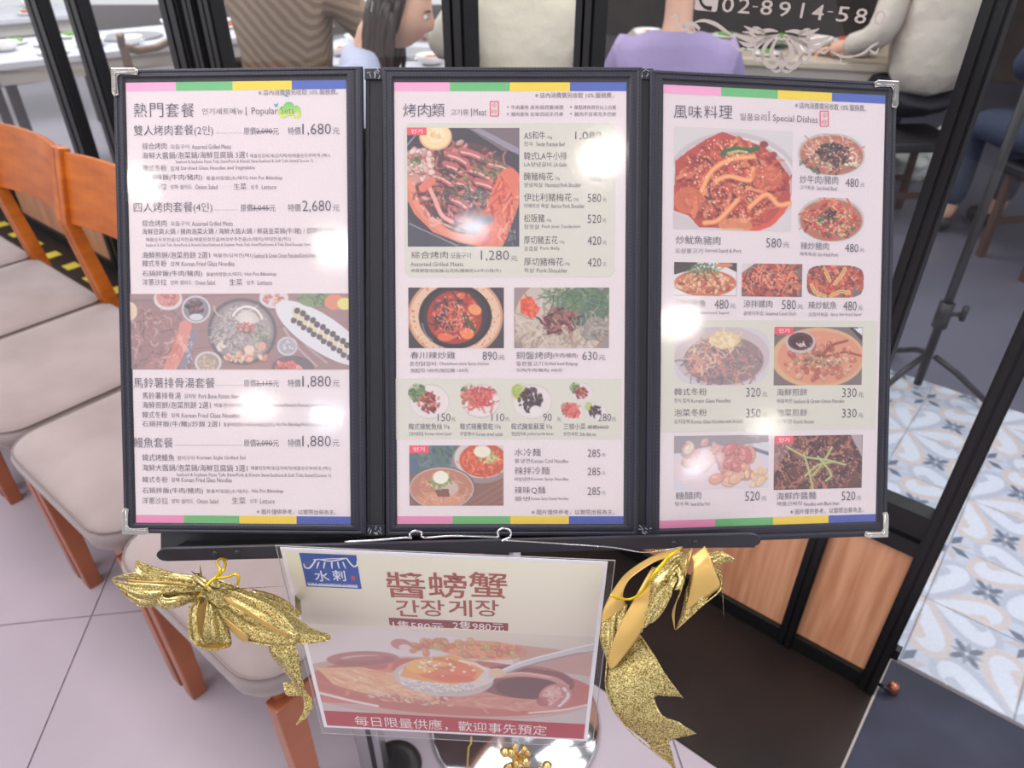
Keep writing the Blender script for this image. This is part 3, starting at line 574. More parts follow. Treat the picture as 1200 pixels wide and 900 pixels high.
# patterned cement tiles
q_ = .23; TS = 54
def tile_canvas(flip):
    c = Canvas(100, 100, (170, 180, 197), 5, TS / 100)
    blue = (158, 166, 182); beige = (180, 172, 172); dk = (84, 94, 112)
    # corners: (0,0),(100,100) carry big stars; (100,0),(0,100) take the four heart tips
    for (bx, by, tx, ty, col) in ((0, 0, 100, 0, blue), (0, 0, 0, 100, beige), (100, 100, 0, 100, blue), (100, 100, 100, 0, beige)):
        dx, dy = (tx - bx) / 100, (ty - by) / 100; nx, ny = -dy, dx
        def P_(s, t): return (bx + dx * s + nx * t, by + dy * s + ny * t)
        for sg in (-1, 1):
            for pas, wd, cc in ((0, 9, col), (1, 0, (186, 194, 208))):
                pts = [P_(100, 0), P_(84, sg * 14), P_(66, sg * 27), P_(50, sg * 34), P_(36, sg * 33), P_(27, sg * 24), P_(28, sg * 10), P_(37, 0)]
                q = [tuple(p) for p in spline(pts, 6)]
                if pas == 0: c.poly(q, (186, 194, 208)); c.line(pts, 8, cc, 1, 6)
        c.ell(*P_(52, 0), 8, 8, blue if col == blue else beige); c.ell(*P_(46, 6), 6, 6, col); c.ell(*P_(46, -6), 6, 6, col); c.line([P_(52, 0), P_(72, 0)], 5, col); c.line([P_(68, 0), P_(80, 0)], 2, col)
    for (x, y) in ((0, 0), (100, 100)):
        for k in range(8):
            t = R(45 * k + 22.5); t2 = R(45 * k + 22.5 + 20); t3 = R(45 * k + 22.5 - 20)
            c.poly([(x, y), (x + 14 * math.cos(t2), y + 14 * math.sin(t2)), (x + 26 * math.cos(t), y + 26 * math.sin(t)), (x + 14 * math.cos(t3), y + 14 * math.sin(t3))], dk if k % 2 else (168, 164, 168))
    for k in range(4):
        t = R(90 * k + 45 + 0); c.ell(50 + 9 * math.cos(t), 50 + 9 * math.sin(t), 9, 3.4, dk, 1, 90 * k + 45)
        t = R(90 * k); c.ell(50 + 7 * math.cos(t), 50 + 7 * math.sin(t), 7, 2.2, (120, 128, 146), 1, 90 * k)
    c.ell(50, 50, 2, 2, (200, 200, 206)); c.noise(2.5)
    return c
class _U:
    def rect(s, *a): return (.0006, .0006, q_ - .0006, q_ - .0006)
tc_ = tile_canvas(0)
proto = tc_.mesh('pattern_tile', _U(), 0, 0, 0, 0, 0, floor, fin_m=M_TILE)
bm = bmesh.new(); bm.from_mesh(proto.data)
for e_ in [e for e in bm.edges if e.is_boundary]: pass
be = [e for e in bm.edges if e.is_boundary]; r_ = bmesh.ops.extrude_edge_only(bm, edges=be)
for v_ in r_['geom']:
    if isinstance(v_, bmesh.types.BMVert): v_.co.z = -.008
bm.to_mesh(proto.data); bm.free()
first = True
for i in range(-7, 6):
    for j in range(0, 6):
        a0 = -.249 + i * q_; b0 = .108 + j * q_
        t = proto if first else bpy.data.objects.new('pattern_tile', proto.data)
        if not first: COL.objects.link(t); t.parent = floor
        first = False
        fl = (i + j) % 2
        # local frame: x along a, y along b; mirrored tiles turn by 90 degrees
        M_ = WM @ Matrix.Translation((a0, b0, 0))
        if fl: M_ = M_ @ Matrix.Translation((q_, 0, 0)) @ Matrix.Rotation(R(90), 4, 'Z')
        t.matrix_basis = M_
wbox('dining_floor', -3.2, 1.375, -.003, 2.2, .108 + 6 * q_, .0006, M_INFLOOR, floor)
wbox('dining_floor', -3.2, .108 + 6 * q_, -.02, 2.2, 9, -.001, M_INFLOOR, floor)
M_INPALE = mat('dining_floor_lit_copy', lin(158, 152, 162), .3, var=(1.5, lin(146, 141, 150), 5))  # paler copy of the dining floor grey, standing in for brighter light
wbox('dining_floor', 2.203, .108 + 6 * q_, -.02, 8, 9, -.001, M_INPALE, floor)
wbox('dining_floor', -.249 + 6 * q_, .10, -.02, 8, .108 + 6 * q_ - .002, -.001, M_INPALE, floor)

# ------------------------------------------------------------------ glass partition (front wall of the restaurant)
wall = struct(bpy.data.objects.new('wall_front', None)); COL.objects.link(wall)
posts = [(0, .036), (.186, .221), (.826, .870), (1.144, 1.21), (2.10, 2.165), (2.19, 2.25), (2.285, 2.39), (2.94, 3.05), (3.27, 3.40), (4.4, 4.5), (5.6, 5.7)]
def post(name, a0, a1, z0, z1):
    bm = bmesh.new(); box(bm, a0, -.02, z0, a1, .022, z1, M=WM); m_ = (a0 + a1) / 2; wd = a1 - a0
    box(bm, a0 + wd * .12, -.026, z0, m_ - wd * .07, -.0199, z1, M=WM); box(bm, m_ + wd * .07, -.026, z0, a1 - wd * .12, -.0199, z1, M=WM)
    bmesh.ops.recalc_face_normals(bm, faces=bm.faces); return fin(name, bm, M_BLACK, wall)
for a0, a1 in posts: post('steel_post', a0, a1, 0, 2.75)
wbox('head_rail', 0, -.03, 2.70, 5.7, .03, 2.80, M_BLACK, wall)
for (l, r_) in zip(posts, posts[1:]):
    a0, a1 = l[1], r_[0]
    if a1 - a0 < .05: continue
    wbox('bottom_rail', a0, -.02, .0, a1, .02, .045, M_BLACK, wall, .002)
    wbox('wood_panel', a0, -.008, .045, a1, .008, .405, M_WOODP, wall)
    bm = bmesh.new(); box(bm, a0, -.018, .405, a1, .018, .440, M=WM); box(bm, a0, -.010, .440, a1, .010, .470, M=WM); box(bm, a0, -.018, .470, a1, .018, .505, M=WM)
    bmesh.ops.recalc_face_normals(bm, faces=bm.faces); fin('mid_rail', bm, M_BLACK, wall)
    bm = bmesh.new(); bm.faces.new([bm.verts.new(WM @ Vector(p)) for p in ((a0, 0, .505), (a1, 0, .505), (a1, 0, 2.70), (a0, 0, 2.70))]); fin('glass_pane', bm, M_GLASS, wall)
GW = Sheet(w(.5, -.003, 1.2), -WD, Vector((0, 0, 1)))
P = Print(GW, 0)
for x, ch, dy in ((845, '0', 0), (864, '2', 1), (890, '8', 3), (911, '9', 5), (932, '1', 7), (950, '4', 8.5), (979, '5', 11), (1000, '8', 13), (1022, '0', 15)):
    P.text(x + (0 if ch != '1' else 5), x + (14 if ch != '1' else 8), -4 + dy, 14 + dy, ch, .004)
P.rect(882, 7, 888, 8.6); P.rect(970, 13, 976, 14.6)
d1 = P.done('phone_number_lettering', M_DECAL, wall)
P = Print(GW, 0)
P.round_rect(816, -9, 840, 14, .004)
d2 = P.done('phone_icon_square', M_DECAL, wall)
P = Print(GW, .0006); P.stroke([(822, -6), (821, 1), (826, 8), (834, 10)], [4.5, 3, 3, 4.5]); d3 = P.done('phone_handset_mark', M_BLACK, wall)
P = Print(GW, 0)
def sc(cx, sg, pts, wd): P.stroke([(cx + sg * x, y + sg * x * .035) for x, y in pts], wd, 6)
for sg in (-1, 1):
    cx = 916
    sc(cx, sg, [(2, 42), (8, 50), (12, 60), (10, 68), (4, 70), (1, 66), (4, 62)], [1, 3, 5, 5, 4, 3, 3])
    sc(cx, sg, [(3, 40), (12, 46), (20, 56), (22, 68), (15, 78), (7, 78), (5, 72)], [1, 4, 5, 5, 5, 4, 3])
    sc(cx, sg, [(6, 41), (18, 46), (28, 54), (33, 64), (28, 72), (22, 68), (25, 63)], [1, 5, 5, 4, 4, 3, 2])
    sc(cx, sg, [(4, 37), (14, 36), (26, 38), (36, 36), (44, 32)], [1, 4, 5, 4, 1])
    sc(cx, sg, [(10, 43), (22, 47), (36, 48), (50, 44), (57, 41)], [2, 6, 6, 4, 1])
    sc(cx, sg, [(24, 50), (36, 54), (44, 53), (50, 50)], [3, 5, 4, 1]); sc(cx, sg, [(20, 40), (28, 34), (34, 33)], [4, 3, 1]); sc(cx, sg, [(30, 46), (36, 40), (46, 39)], [4, 3, 1]); sc(cx, sg, [(58, 54), (50, 60), (44, 58)], [1, 3, 3])
    sc(cx, sg, [(0, 60), (2, 74), (0, 82)], [2, 3, 3]); sc(cx, sg, [(1, 82), (7, 84), (13, 81)], [3, 3, 1])
P.stroke([(786, 22), (791, 18), (795, 21), (793, 26), (800, 30), (812, 28), (820, 34)], [1, 2, 2, 2, 4, 4, 3]); P.stroke([(800, 30), (808, 38), (814, 36), (812, 31)], [2, 3, 2, 2]); P.stroke([(812, 27), (824, 24), (838, 28), (850, 36), (862, 44)], [1, 3, 4, 3, 1])
P.stroke([(974, 60), (986, 66), (1000, 66), (1012, 62), (1022, 54), (1030, 50)], [1, 3, 2, 3, 3, 1]); P.stroke([(985, 66), (986, 74), (991, 75)], [1, 2, 1]); P.stroke([(1018, 58), (1026, 62), (1030, 56)], [1, 3, 1])
d4 = P.done('scroll_ornament', M_DECAL, wall)
for o in (d1, d2, d3, d4): o.matrix_basis = GW.mtx()
bm = bmesh.new(); lathe(bm, [(.011, 0), (.013, .004), (.011, .022), (.006, .026)], 16, Matrix.Translation(w(-.028, .015, .0)))
stp = wempty('door_stopper', 'small copper door stopper on the floor beside the black end post', 'stopper', tuple(w(-.028, .015, 0)))
wfix(fin('knob', bm, M_COPPER, stp, smooth=True))
bm = bmesh.new(); tube(bm, [w(-.028, .0, .016), w(.002, .0, .016)], .004, 8); wfix(fin('fixing_arm', bm, M_BLACK, stp, smooth=True))
bm = bmesh.new(); box(bm, -.012, -.012, .12, .0, .006, .15, M=WM); bmesh.ops.recalc_face_normals(bm, faces=bm.faces); fin('hinge', bm, M_BLACK, wall, bevel=.002)

# ------------------------------------------------------------------ row of chairs in front of the glass wall
def rbar(bm, prof, x0, x1):
    """side profile polygon (y,z) extruded between x0 and x1"""
    f = bm.faces.new([bm.verts.new((x0, y, z)) for y, z in prof]); e = bmesh.ops.extrude_face_region(bm, geom=[f])
    for v_ in e['geom']:
        if isinstance(v_, bmesh.types.BMVert): v_.co.x = x1
def make_chair(label, group='beige upholstered wooden chairs along the glass wall'):
    """local: x across, y from seat front (0) to wall (+), z up"""
    t = thing('dining_chair', label, 'chair', group=group); W2 = .225
    for s in (-1, 1):
        bm = bmesh.new()
        c = [(.425, 0), (.465, 0), (.490, .44), (.452, .72), (.492, .905), (.462, .912), (.418, .722), (.450, .44)]
        rbar(bm, c, s * W2 - .014, s * W2 + .014); bmesh.ops.recalc_face_normals(bm, faces=bm.faces); fin('rear_leg', bm, M_CHAIRW, t, bevel=.004)
        bm = bmesh.new(); x0, x1 = sorted((s * (W2 + .004), s * (W2 - .028)))
        rbar(bm, [(.018, 0), (.052, 0), (.058, .40), (.010, .40)], x0, x1); bmesh.ops.recalc_face_normals(bm, faces=bm.faces); fin('front_leg', bm, M_LEGW, t, bevel=.004)
        bm = bmesh.new(); rbar(bm, [(.05, .365), (.455, .365), (.455, .415), (.05, .415)], s * (W2 - .004) - .010, s * (W2 - .004) + .010); bmesh.ops.recalc_face_normals(bm, faces=bm.faces); fin('side_rail', bm, M_LEGW, t, bevel=.003)
    for y in (.034, .452): boxo('seat_rail', (-W2 + .012, y - .011, .365, W2 - .012, y + .011, .415), M_LEGW, t, .003)
    # curved backrest
    bm = bmesh.new(); n = 14; rows = []
    for i in range(n + 1):
        x = -W2 + .012 + (2 * W2 - .024) * i / n; cv_ = .030 * (1 - (x / W2) ** 2)
        rows.append([bm.verts.new(p) for p in ((x, .428 + cv_, .715), (x, .468 + cv_, .900), (x, .484 + cv_, .896), (x, .446 + cv_, .712))])
    for a_, b_ in zip(rows, rows[1:]):
        for k in range(4): bm.faces.new((a_[k], a_[(k + 1) % 4], b_[(k + 1) % 4], b_[k]))
    bm.faces.new(rows[0][::-1]); bm.faces.new(rows[-1]); bmesh.ops.recalc_face_normals(bm, faces=bm.faces)
    fin('backrest', bm, M_CHAIRW, t, bevel=.003)
    # cushion: rounded trapezoid with a domed top
    bm = bmesh.new(); rings = []
    def outline(k, z, inset):
        P_ = []
        hw = .232 - inset; y0, y1 = -.012 + inset, .462 - inset; r_ = .07
        for cx, cy, st, rr in ((hw - r_, y1 - .03, 0, .03), (-hw + r_, y1 - .03, 90, .03), (-hw + r_, y0 + r_, 180, r_), (hw - r_, y0 + r_, 270, r_)):
            if rr == .03: cx = math.copysign(hw - .03, cx)
            for q in range(7):
                a_ = R(st + 15 * q); P_.append((cx + rr * math.cos(a_), cy + rr * math.sin(a_), z))
        return [bm.verts.new(p) for p in P_]
    for z, ins in ((.415, .012), (.425, .002), (.452, -.001), (.468, .006), (.478, .024), (.483, .06), (.485, .13)): rings.append(outline(0, z, ins))
    for a_, b_ in zip(rings, rings[1:]):
        for k in range(28): bm.faces.new((a_[k], a_[(k + 1) % 28], b_[(k + 1) % 28], b_[k]))
    bm.faces.new(rings[0][::-1]); bm.faces.new(rings[-1])
    fin('seat_cushion', bm, M_FABRIC, t, smooth=True)
    bm = bmesh.new(); o_ = [v_.co.copy() for v_ in outline(0, .467, .004)]; bm.clear() if False else None
    bmesh.ops.delete(bm, geom=bm.verts[:], context='VERTS'); tube(bm, o_ + [o_[0]], .0022, 5, False); fin('piping', bm, M_PIPING, t, smooth=True)
    return t
lab = ['chair nearest the poster, its rounded seat corner below the left gold bow', 'chair behind the lower left menu corner, second in the row', 'chair whose wooden back is half hidden by the left edge of the menu',
       'chair with its whole curved wooden back in view left of the menu', 'chair at the left picture edge, only its right back post and seat showing', 'farthest chair of the row, seat just inside the left picture edge']
ch0 = None
for i in range(5):
    ac = .94 + .48 * i
    c = make_chair(lab[i]) if ch0 is None else copy_tree(ch0)
    ch0 = ch0 or c
    c['label'] = 'beige ' + lab[i]
    c.matrix_basis = Matrix.Translation(w(ac, -.985, 0)) @ Matrix(((-WD.x, WN.x, 0, 0), (-WD.y, WN.y, 0, 0), (0, 0, 1, 0), (0, 0, 0, 1)))
    c['label'] = c['label'][:200]

# ------------------------------------------------------------------ square chrome post beside the foot
sp = wempty('barrier_post', 'slim square brushed steel post standing behind the laminated poster', 'post', tuple(on_z(444, 905)))
b0_ = on_z(444, 905)
boxo('post_tube', (b0_.x - .027, b0_.y - .02, .012, b0_.x + .018, b0_.y + .02, .62), mat('brushed_steel', (.55, .55, .57, 1), .3, 1), sp, .003).matrix_basis = sp.matrix_basis.inverted()
boxo('post_groove', (b0_.x - .003, b0_.y - .0215, .02, b0_.x + .006, b0_.y - .019, .60), M_DPLAST, sp).matrix_basis = sp.matrix_basis.inverted()
bm = bmesh.new(); lathe(bm, [(.052, 0), (.055, .004), (.05, .012), (.03, .014)], 40, Matrix.Translation((b0_.x + .03, b0_.y + .01, 0))); wfix(fin('round_base', bm, M_DPLAST, sp, smooth=True))
# ------------------------------------------------------------------ menu frames
TILT = R(2.6)
U_MID = (CU * math.cos(TILT) - CF * math.sin(TILT)).normalized()    # menu leans: its top is nearer to the reader
U_MID = (CU - CF * math.tan(TILT)).normalized()
MID = Sheet(at(597, 355, .660), CR, U_MID)
def hinge(u, ang, sheet):
    x, y = sheet.loc(u, 355)
    o = sheet.p(x, 0)
    r_ = (sheet.r * math.cos(ang) - sheet.n * math.sin(abs(ang))).normalized() if ang > 0 else (sheet.r * math.cos(ang) + sheet.n * math.sin(abs(ang))).normalized()
    return Sheet(o, r_, sheet.u)
RGT = hinge(754, R(7.5), MID)
LFT = hinge(438, -R(1.9), MID)
def under(parent, M):
    """matrix for a child so that its world matrix is M"""
    return parent.matrix_world.inverted() @ M
def slab(name, sheet, pts, h0, h1, m, parent, bevel=0, px=True):
    bm = bmesh.new(); q = [sheet.loc(*p) if px else p for p in pts]
    f = bm.faces.new([bm.verts.new((x, y, h0)) for x, y in q]); f.normal_update()
    e = bmesh.ops.extrude_face_region(bm, geom=[f]); 
    for v_ in e['geom']:
        if isinstance(v_, bmesh.types.BMVert): v_.co.z = h1
    bmesh.ops.recalc_face_normals(bm, faces=bm.faces)
    return wfix(fin(name, bm, m, parent, bevel=bevel), sheet.mtx())
def rring(bm, outer, inner, prof):
    """mitred frame: outer/inner = (x0,y0,x1,y1); prof = [(t,h)] t 0 at the outer edge, 1 at the inner one"""
    rings = []
    for t, h in prof:
        x0, y0, x1, y1 = [a_ + (b_ - a_) * t for a_, b_ in zip(outer, inner)]
        rings.append([bm.verts.new(p) for p in ((x0, y0, h), (x1, y0, h), (x1, y1, h), (x0, y1, h))])
    for a_, b_ in zip(rings, rings[1:]):
        for k in range(4): bm.faces.new((a_[k], a_[(k + 1) % 4], b_[(k + 1) % 4], b_[k]))
menu = wempty('menu_folder', 'open three-panel menu in black leatherette with metal corners, on the black stand', 'menu', MID.p(0, -.21))
INSET = {}
def panel(sheet, outer, inner, corners):
    o4 = sheet.rect(*outer); i4 = sheet.rect(*inner)
    bm = bmesh.new(); box(bm, o4[0], o4[1], -.004, o4[2], o4[3], -.0006); bmesh.ops.recalc_face_normals(bm, faces=bm.faces)
    bd = wfix(fin('cover_board', bm, M_LEATHER, menu, bevel=.0012), sheet.mtx())
    bm = bmesh.new(); rring(bm, o4, i4, [(0, -.001), (.03, .0012), (.14, .0019), (.30, .0019), (.42, .0012), (.55, .0018), (.86, .0018), (1, .0009), (1, -.0002)])
    bmesh.ops.recalc_face_normals(bm, faces=bm.faces)
    tr = fin('border_trim', bm, M_LEATHER, bd)
    bm = bmesh.new()
    for t in (.30, .78):
        x0, y0, x1, y1 = [a_ + (b_ - a_) * t for a_, b_ in zip(o4, i4)]
        for (ax, ay, bx, by) in ((x0, y0, x1, y0), (x1, y0, x1, y1), (x1, y1, x0, y1), (x0, y1, x0, y0)):
            L_ = math.hypot(bx - ax, by - ay); n = int(L_ / .0034); dx, dy = (bx - ax) / L_, (by - ay) / L_
            for k in range(n):
                s = (k + .5) * L_ / n; cx, cy = ax + dx * s, ay + dy * s
                q = [(cx - dx * .001 + dy * .0002, cy - dy * .001 - dx * .0002), (cx + dx * .001 + dy * .0002, cy + dy * .001 - dx * .0002), (cx + dx * .001 - dy * .0002, cy + dy * .001 + dx * .0002), (cx - dx * .001 - dy * .0002, cy - dy * .001 + dx * .0002)]
                bm.faces.new([bm.verts.new((x, y, .0023)) for x, y in q])
    st = fin('stitching', bm, M_THREAD, bd); st['kind'] = 'stuff'
    # page, sleeve
    return i4
def page(sheet, x0, y0, x1, y1, tops, bots):
    a_, b_, c_, d_ = sheet.rect(x0, y0, x1, y1)
    bm = bmesh.new(); box(bm, a_, b_, -.0005, c_, d_, 0); bmesh.ops.recalc_face_normals(bm, faces=bm.faces)
    pg = wfix(fin('menu_page', bm, M_PAPER, menu), sheet.mtx())
    hh = .0078
    cols = ((240, 168, 206), (106, 188, 122), (240, 210, 70), (74, 100, 184))
    bcol = ((226, 138, 178), (104, 178, 110), (232, 200, 62), (66, 84, 172))
    for xs, cc, y0_, y1_ in ((tops, cols, d_ - hh, d_), (bots, bcol, b_, b_ + hh * .93)):
        X = [a_ + (c_ - a_) * t for t in xs]
        for k in range(4):
            me = bpy.data.meshes.new('colour_band'); me.from_pydata([(X[k], y0_, .0001), (X[k + 1], y0_, .0001), (X[k + 1], y1_, .0001), (X[k], y1_, .0001)], [], [(0, 1, 2, 3)])
            link('colour_band', me, pg, ink(*cc[k]))
    return pg
def sleeve(sheet, i4, name='plastic_sleeve'):
    a_, b_, c_, d_ = i4; n = 24
    rs = random.Random(int(a_ * 1e5))
    bm = bmesh.new(); G = [[None] * (n + 1) for _ in range(n + 1)]
    for i in range(n + 1):
        for j in range(n + 1):
            x = a_ + (c_ - a_) * i / n; y = b_ + (d_ - b_) * j / n
            e = min(i, j, n - i, n - j) / n
            h = .0007 + min(e * 6, 1) * .0010 * (noise.noise(Vector((x * 14 + a_ * 90, y * 12, 3.1))) * .16 + .35)
            G[i][j] = bm.verts.new((x, y, h))
    for i in range(n):
        for j in range(n): bm.faces.new((G[i][j], G[i + 1][j], G[i + 1][j + 1], G[i][j + 1]))
    return wfix(fin(name, bm, M_SLEEVE, menu, smooth=True), sheet.mtx())
INK = (88, 80, 98); SUB = (128, 118, 130)
iL = panel(LFT, (133, 82, 430, 627), (146, 92, 411.5, 615), 1)
iM = panel(MID, (448, 79, 748, 628), (461, 92, 733.5, 615), 0)
iR = panel(RGT, (761, 82, 1038, 628), (776.5, 94, 1028, 611), 1)
pL = page(LFT, 147.3, 97, 411, 614.5, (0, .229, .487, .755, 1), (0, .225, .484, .75, 1))
pM = page(MID, 461.8, 96.5, 730.5, 614, (0, .24, .498, .757, 1), (0, .245, .5, .759, 1))
pR = page(RGT, 777.5, 99, 1026, 611, (0, .252, .505, .752, 1), (0, .25, .515, .775, 1))
for sh_, i4 in ((LFT, iL), (MID, iM), (RGT, iR)): sleeve(sh_, i4)
# spines
for (xa, xb) in ((428, 450), (745, 765)):
    slab('spine', MID, [(xa, 80), (xb, 80), (xb, 629), (xa, 629)], -.0042, -.0022, M_SPINE, menu)
    for xr in (xa + 3.2, xb - 3.2):
        slab('spine_ridge', MID, [(xr - 1, 92), (xr + 1, 92), (xr + 1, 616), (xr - 1, 616)], -.0022, -.0012, M_SPINE, menu)
    for y0, y1 in ((80, 93), (615, 628)):
        slab('spine_end_wrap', MID, [(xa - 1, y0), (xb + 1, y0), (xb + 1, y1), (xa - 1, y1)], -.0024, -.0002, M_LEATHER, menu, bevel=.0006)
        bm = bmesh.new(); rr_ = random.Random(xa + y0)
        for k in range(9):
            p0 = MID.loc(xa + 3 + rr_.random() * (xb - xa - 6), y0 + 2 + rr_.random() * 9); t = rr_.random() * 3.1
            tube(bm, [(p0[0] - .0022 * math.cos(t), p0[1] - .002 * math.sin(t), .0003), (p0[0], p0[1], .0010), (p0[0] + .002 * math.cos(t + .5), p0[1] + .0022 * math.sin(t), .0003)], .0002, 5)
        o = wfix(fin('frayed_thread', bm, mat('pale_thread', lin(196, 200, 206), .5), menu), MID.mtx()); o['kind'] = 'stuff'
# metal corners: an L of folded nickel with a cut-out and bead edges
def corner(sheet, o4, cx, cy, sx, sy):
    x = o4[0] if sx > 0 else o4[2]; y = o4[3] if sy < 0 else o4[1]
    bm = bmesh.new(); L_ = .0245; t = .0062
    pts = [(-.0008, -.0008), (L_ - .004, -.0008), (L_, .0016), (L_ - .001, t), (L_ - .006, t * .86), (t + .001, t * .8), (t * .8, t + .001), (t * .86, L_ - .006), (t, L_ - .001), (.0016, L_), (-.0008, L_ - .004)]
    q = [(x + sx * a_, y + sy * b_) for a_, b_ in pts]
    f = bm.faces.new([bm.verts.new((a_, b_, -.0048)) for a_, b_ in q]); e = bmesh.ops.extrude_face_region(bm, geom=[f])
    for v_ in e['geom']:
        if isinstance(v_, bmesh.types.BMVert): v_.co.z = .0030
    bmesh.ops.recalc_face_normals(bm, faces=bm.faces)
    c = wfix(fin('metal_corner', bm, M_NICKEL, menu, bevel=.0006), sheet.mtx())
    bm = bmesh.new(); tube(bm, [(a_, b_, .0032) for a_, b_ in [((1 - .12) * p[0] + .12 * .5 * (x + sx * t) , (1 - .12) * p[1] + .12 * .5 * (y + sy * t)) for p in []]] or [(x + sx * .0035, y + sy * L_ * .9, .0032), (x + sx * .0034, y + sy * .0034, .0032), (x + sx * L_ * .9, y + sy * .0035, .0032)], .0007, 6)
    fin('raised_bead', bm, M_NICKEL, c, smooth=True)
oL = LFT.rect(133, 82, 430, 627); oR = RGT.rect(761, 82, 1038, 628)
corner(LFT, oL, 0, 0, 1, -1); corner(LFT, oL, 0, 0, 1, 1); corner(RGT, oR, 0, 0, -1, -1); corner(RGT, oR, 0, 0, -1, 1)

# ------------------------------------------------------------------ lettering of the three pages
H = .00035
def layer(sheet, h=H): return Print(sheet, h)
def dots(P, x0, x1, y, step=2.3):
    x = x0
    while x < x1: P.rect(x, y - .35, x + .8, y + .45); x += step
# left page
big = layer(LFT); sub = layer(LFT)
T = lambda *a, **k: big.text(*a, off=-.006); S = lambda *a, **k: sub.text(*a, **k)
for pos, ch in ((157, '熱'), (176, '門'), (194.5, '套'), (212.5, '餐')): T(pos, pos + 15.5, 121, 137.5, ch)
S(303, 396, 105.5, 112, '※ 店內消費需另收取 10% 服務費。')
S(237, 285, 127, 134.5, '인기세트메뉴'); S(288, 289, 125, 135.5, '|'); S(295, 345, 126, 136.5, 'Popular Sets')
def setline(y, name, x1, op, pr, xo, x0dots):
    T(157, x1 - (23 if '(' in name else 0), y - 12, y, name.split('(')[0])
    if '(' in name: T(x1 - 22, x1, y - 11.5, y + 1, '(' + name.split('(')[1])
    dots(sub, x0dots, xo - 3, y - 3)
    T(xo, xo + 14, y - 9.5, y - 1, '原價'); S(xo + 14.5, xo + 33, y - 8.5, y - 1, op); big.rect(xo + 14, y - 5.2, xo + 34, y - 4.2); T(xo + 34, xo + 41, y - 8.5, y - 1, '元')
    T(337.5, 352.5, y - 10, y - 1, '特價'); T(354.5, 388, y - 14, y + .5, pr); T(390, 398, y - 9, y - 1.5, '元')
setline(159, '雙人烤肉套餐(2인)', 250, '2,090', '1,680', 286, 253)
setline(249, '四人烤肉套餐(4인)', 249, '3,045', '2,680', 282, 252)
setline(454.5, '馬鈴薯排骨湯套餐', 252, '2,115', '1,880', 286, 254)
setline(524.5, '鰻魚套餐', 203, '2,090', '1,880', 286, 206)
def row(y, zh, x1, rest=(), h=8):
    T(167, x1, y - h, y, zh)
    for (xa, xb, s, *q) in rest: (T if q else S)(xa, xb, y - (h if q else 6), y - (0 if q else .6), s)
row(175.5, '綜合烤肉', 195.5, [(200, 222, '모듬구이'), (225, 271, 'Assorted Grilled Meats')])
row(186.5, '海鮮大醬鍋/泡菜鍋/海鮮豆腐鍋 3選1', 290, [(293, 387, '해물된장찌개/김치찌개/해물순두부찌개 (택1)')])
S(206, 367, 187.8, 192.6, 'Seafood & Soybean Paste Tofu Stew/Pork & Kimchi Stew/Seafood & Soft Tofu Stew(Choose 1)')
row(201, '韓式冬粉', 195.5, [(200, 210, '잡채'), (212, 299, 'Stir-fried Glass Noodles and Vegetables')], 7.5)
row(212.5, '石鍋拌飯(牛肉/豬肉)', 237, [(242, 291, '돌솥비빔밥(소/돼지)'), (293, 331, 'Hot Pot Bibimbap')])
row(222.5, '洋蔥沙拉', 195.5, [(200, 225, '양파 샐러드'), (229, 255, 'Onion Salad'), (274, 289, '生菜', 1), (294, 303, '상추'), (307, 324, 'Lettuce')], 7.5)
row(265.5, '綜合烤肉', 195.5, [(200, 222, '모듬구이'), (225, 273, 'Assorted Grilled Meats')], 7.5)
row(276, '海鮮豆腐火鍋 / 豬肉泡菜火鍋 / 海鮮大醬火鍋 / 鮮菇韭菜鍋(牛/豬) / 部隊鍋 5選1', 393)
S(171, 341, 278.6, 284, '해물순두부전골/김치전골/해물된장전골/버섯부추전골(소/돼지)/부대전골(택1)')
S(171, 364, 285.5, 290, 'Seafood & Soft Tofu Stew/Pork & Kimchi Stew/Seafood & Soybean Paste Tofu Stew/Mushroom & Tofu Stew/Sausage Stew')
row(303, '海鮮煎餅/泡菜煎餅 2選1', 246, [(250, 297, '해물전/김치전(택1)'), (298, 376, 'Seafood & Green Onion Pancake/Kimchi Pancake')], 7.8)
row(312.5, '韓式冬粉', 195.5, [(200, 210, '잡채'), (213, 275, 'Korean Fried Glass Noodles')], 7.5)
row(325, '石鍋拌飯(牛肉/豬肉)', 237, [(242, 284, '돌솥비빔밥(소/돼지)'), (287, 324, 'Hot Pot Bibimbap')])
row(334.5, '洋蔥沙拉', 195.5, [(200, 225, '양파 샐러드'), (229, 252, 'Onion Salad'), (269, 284, '生菜', 1), (289, 298, '상추'), (302, 319, 'Lettuce')], 7.5)
row(467.5, '馬鈴薯排骨湯', 212, [(216, 230, '감자탕'), (233, 281, 'Pork Bone Potato Stew')])
row(478.5, '海鮮煎餅/泡菜煎餅 2選1', 247, [(251, 296, '해물전/김치전(택1)'), (301, 388, 'Seafood Pancake/Kimchi Pancake (Choose 1)')])
row(490, '韓式冬粉', 196, [(201, 210, '잡채'), (213, 281, 'Korean Fried Glass Noodles')])
row(501, '石鍋拌飯(牛/豬)/炒飯 2選1', 258, [(262, 322, '돌솥비빔밥(소/돼지)/볶음밥(택1)'), (324, 388, 'Hot Pot Bibimbap/Fried Rice(Choose 1)')])
row(540, '韓式烤鰻魚', 204.5, [(208, 228, '장어구이'), (231, 288, 'Korean Style Grilled Eel')])
row(552, '海鮮大醬鍋/泡菜鍋/海鮮豆腐鍋 3選1', 290, [(294, 388, '해물된장찌개/김치찌개/해물순두부찌개 (택1)')])
S(207, 388, 554, 559.3, 'Seafood & Soybean Paste Tofu Stew/Pork & Kimchi Stew/Seafood & Soft Tofu Stew(Choose 1)')
row(565.5, '韓式冬粉', 197, [(201, 210, '잡채'), (213, 272, 'Korean Fried Glass Noodles')], 7.3)
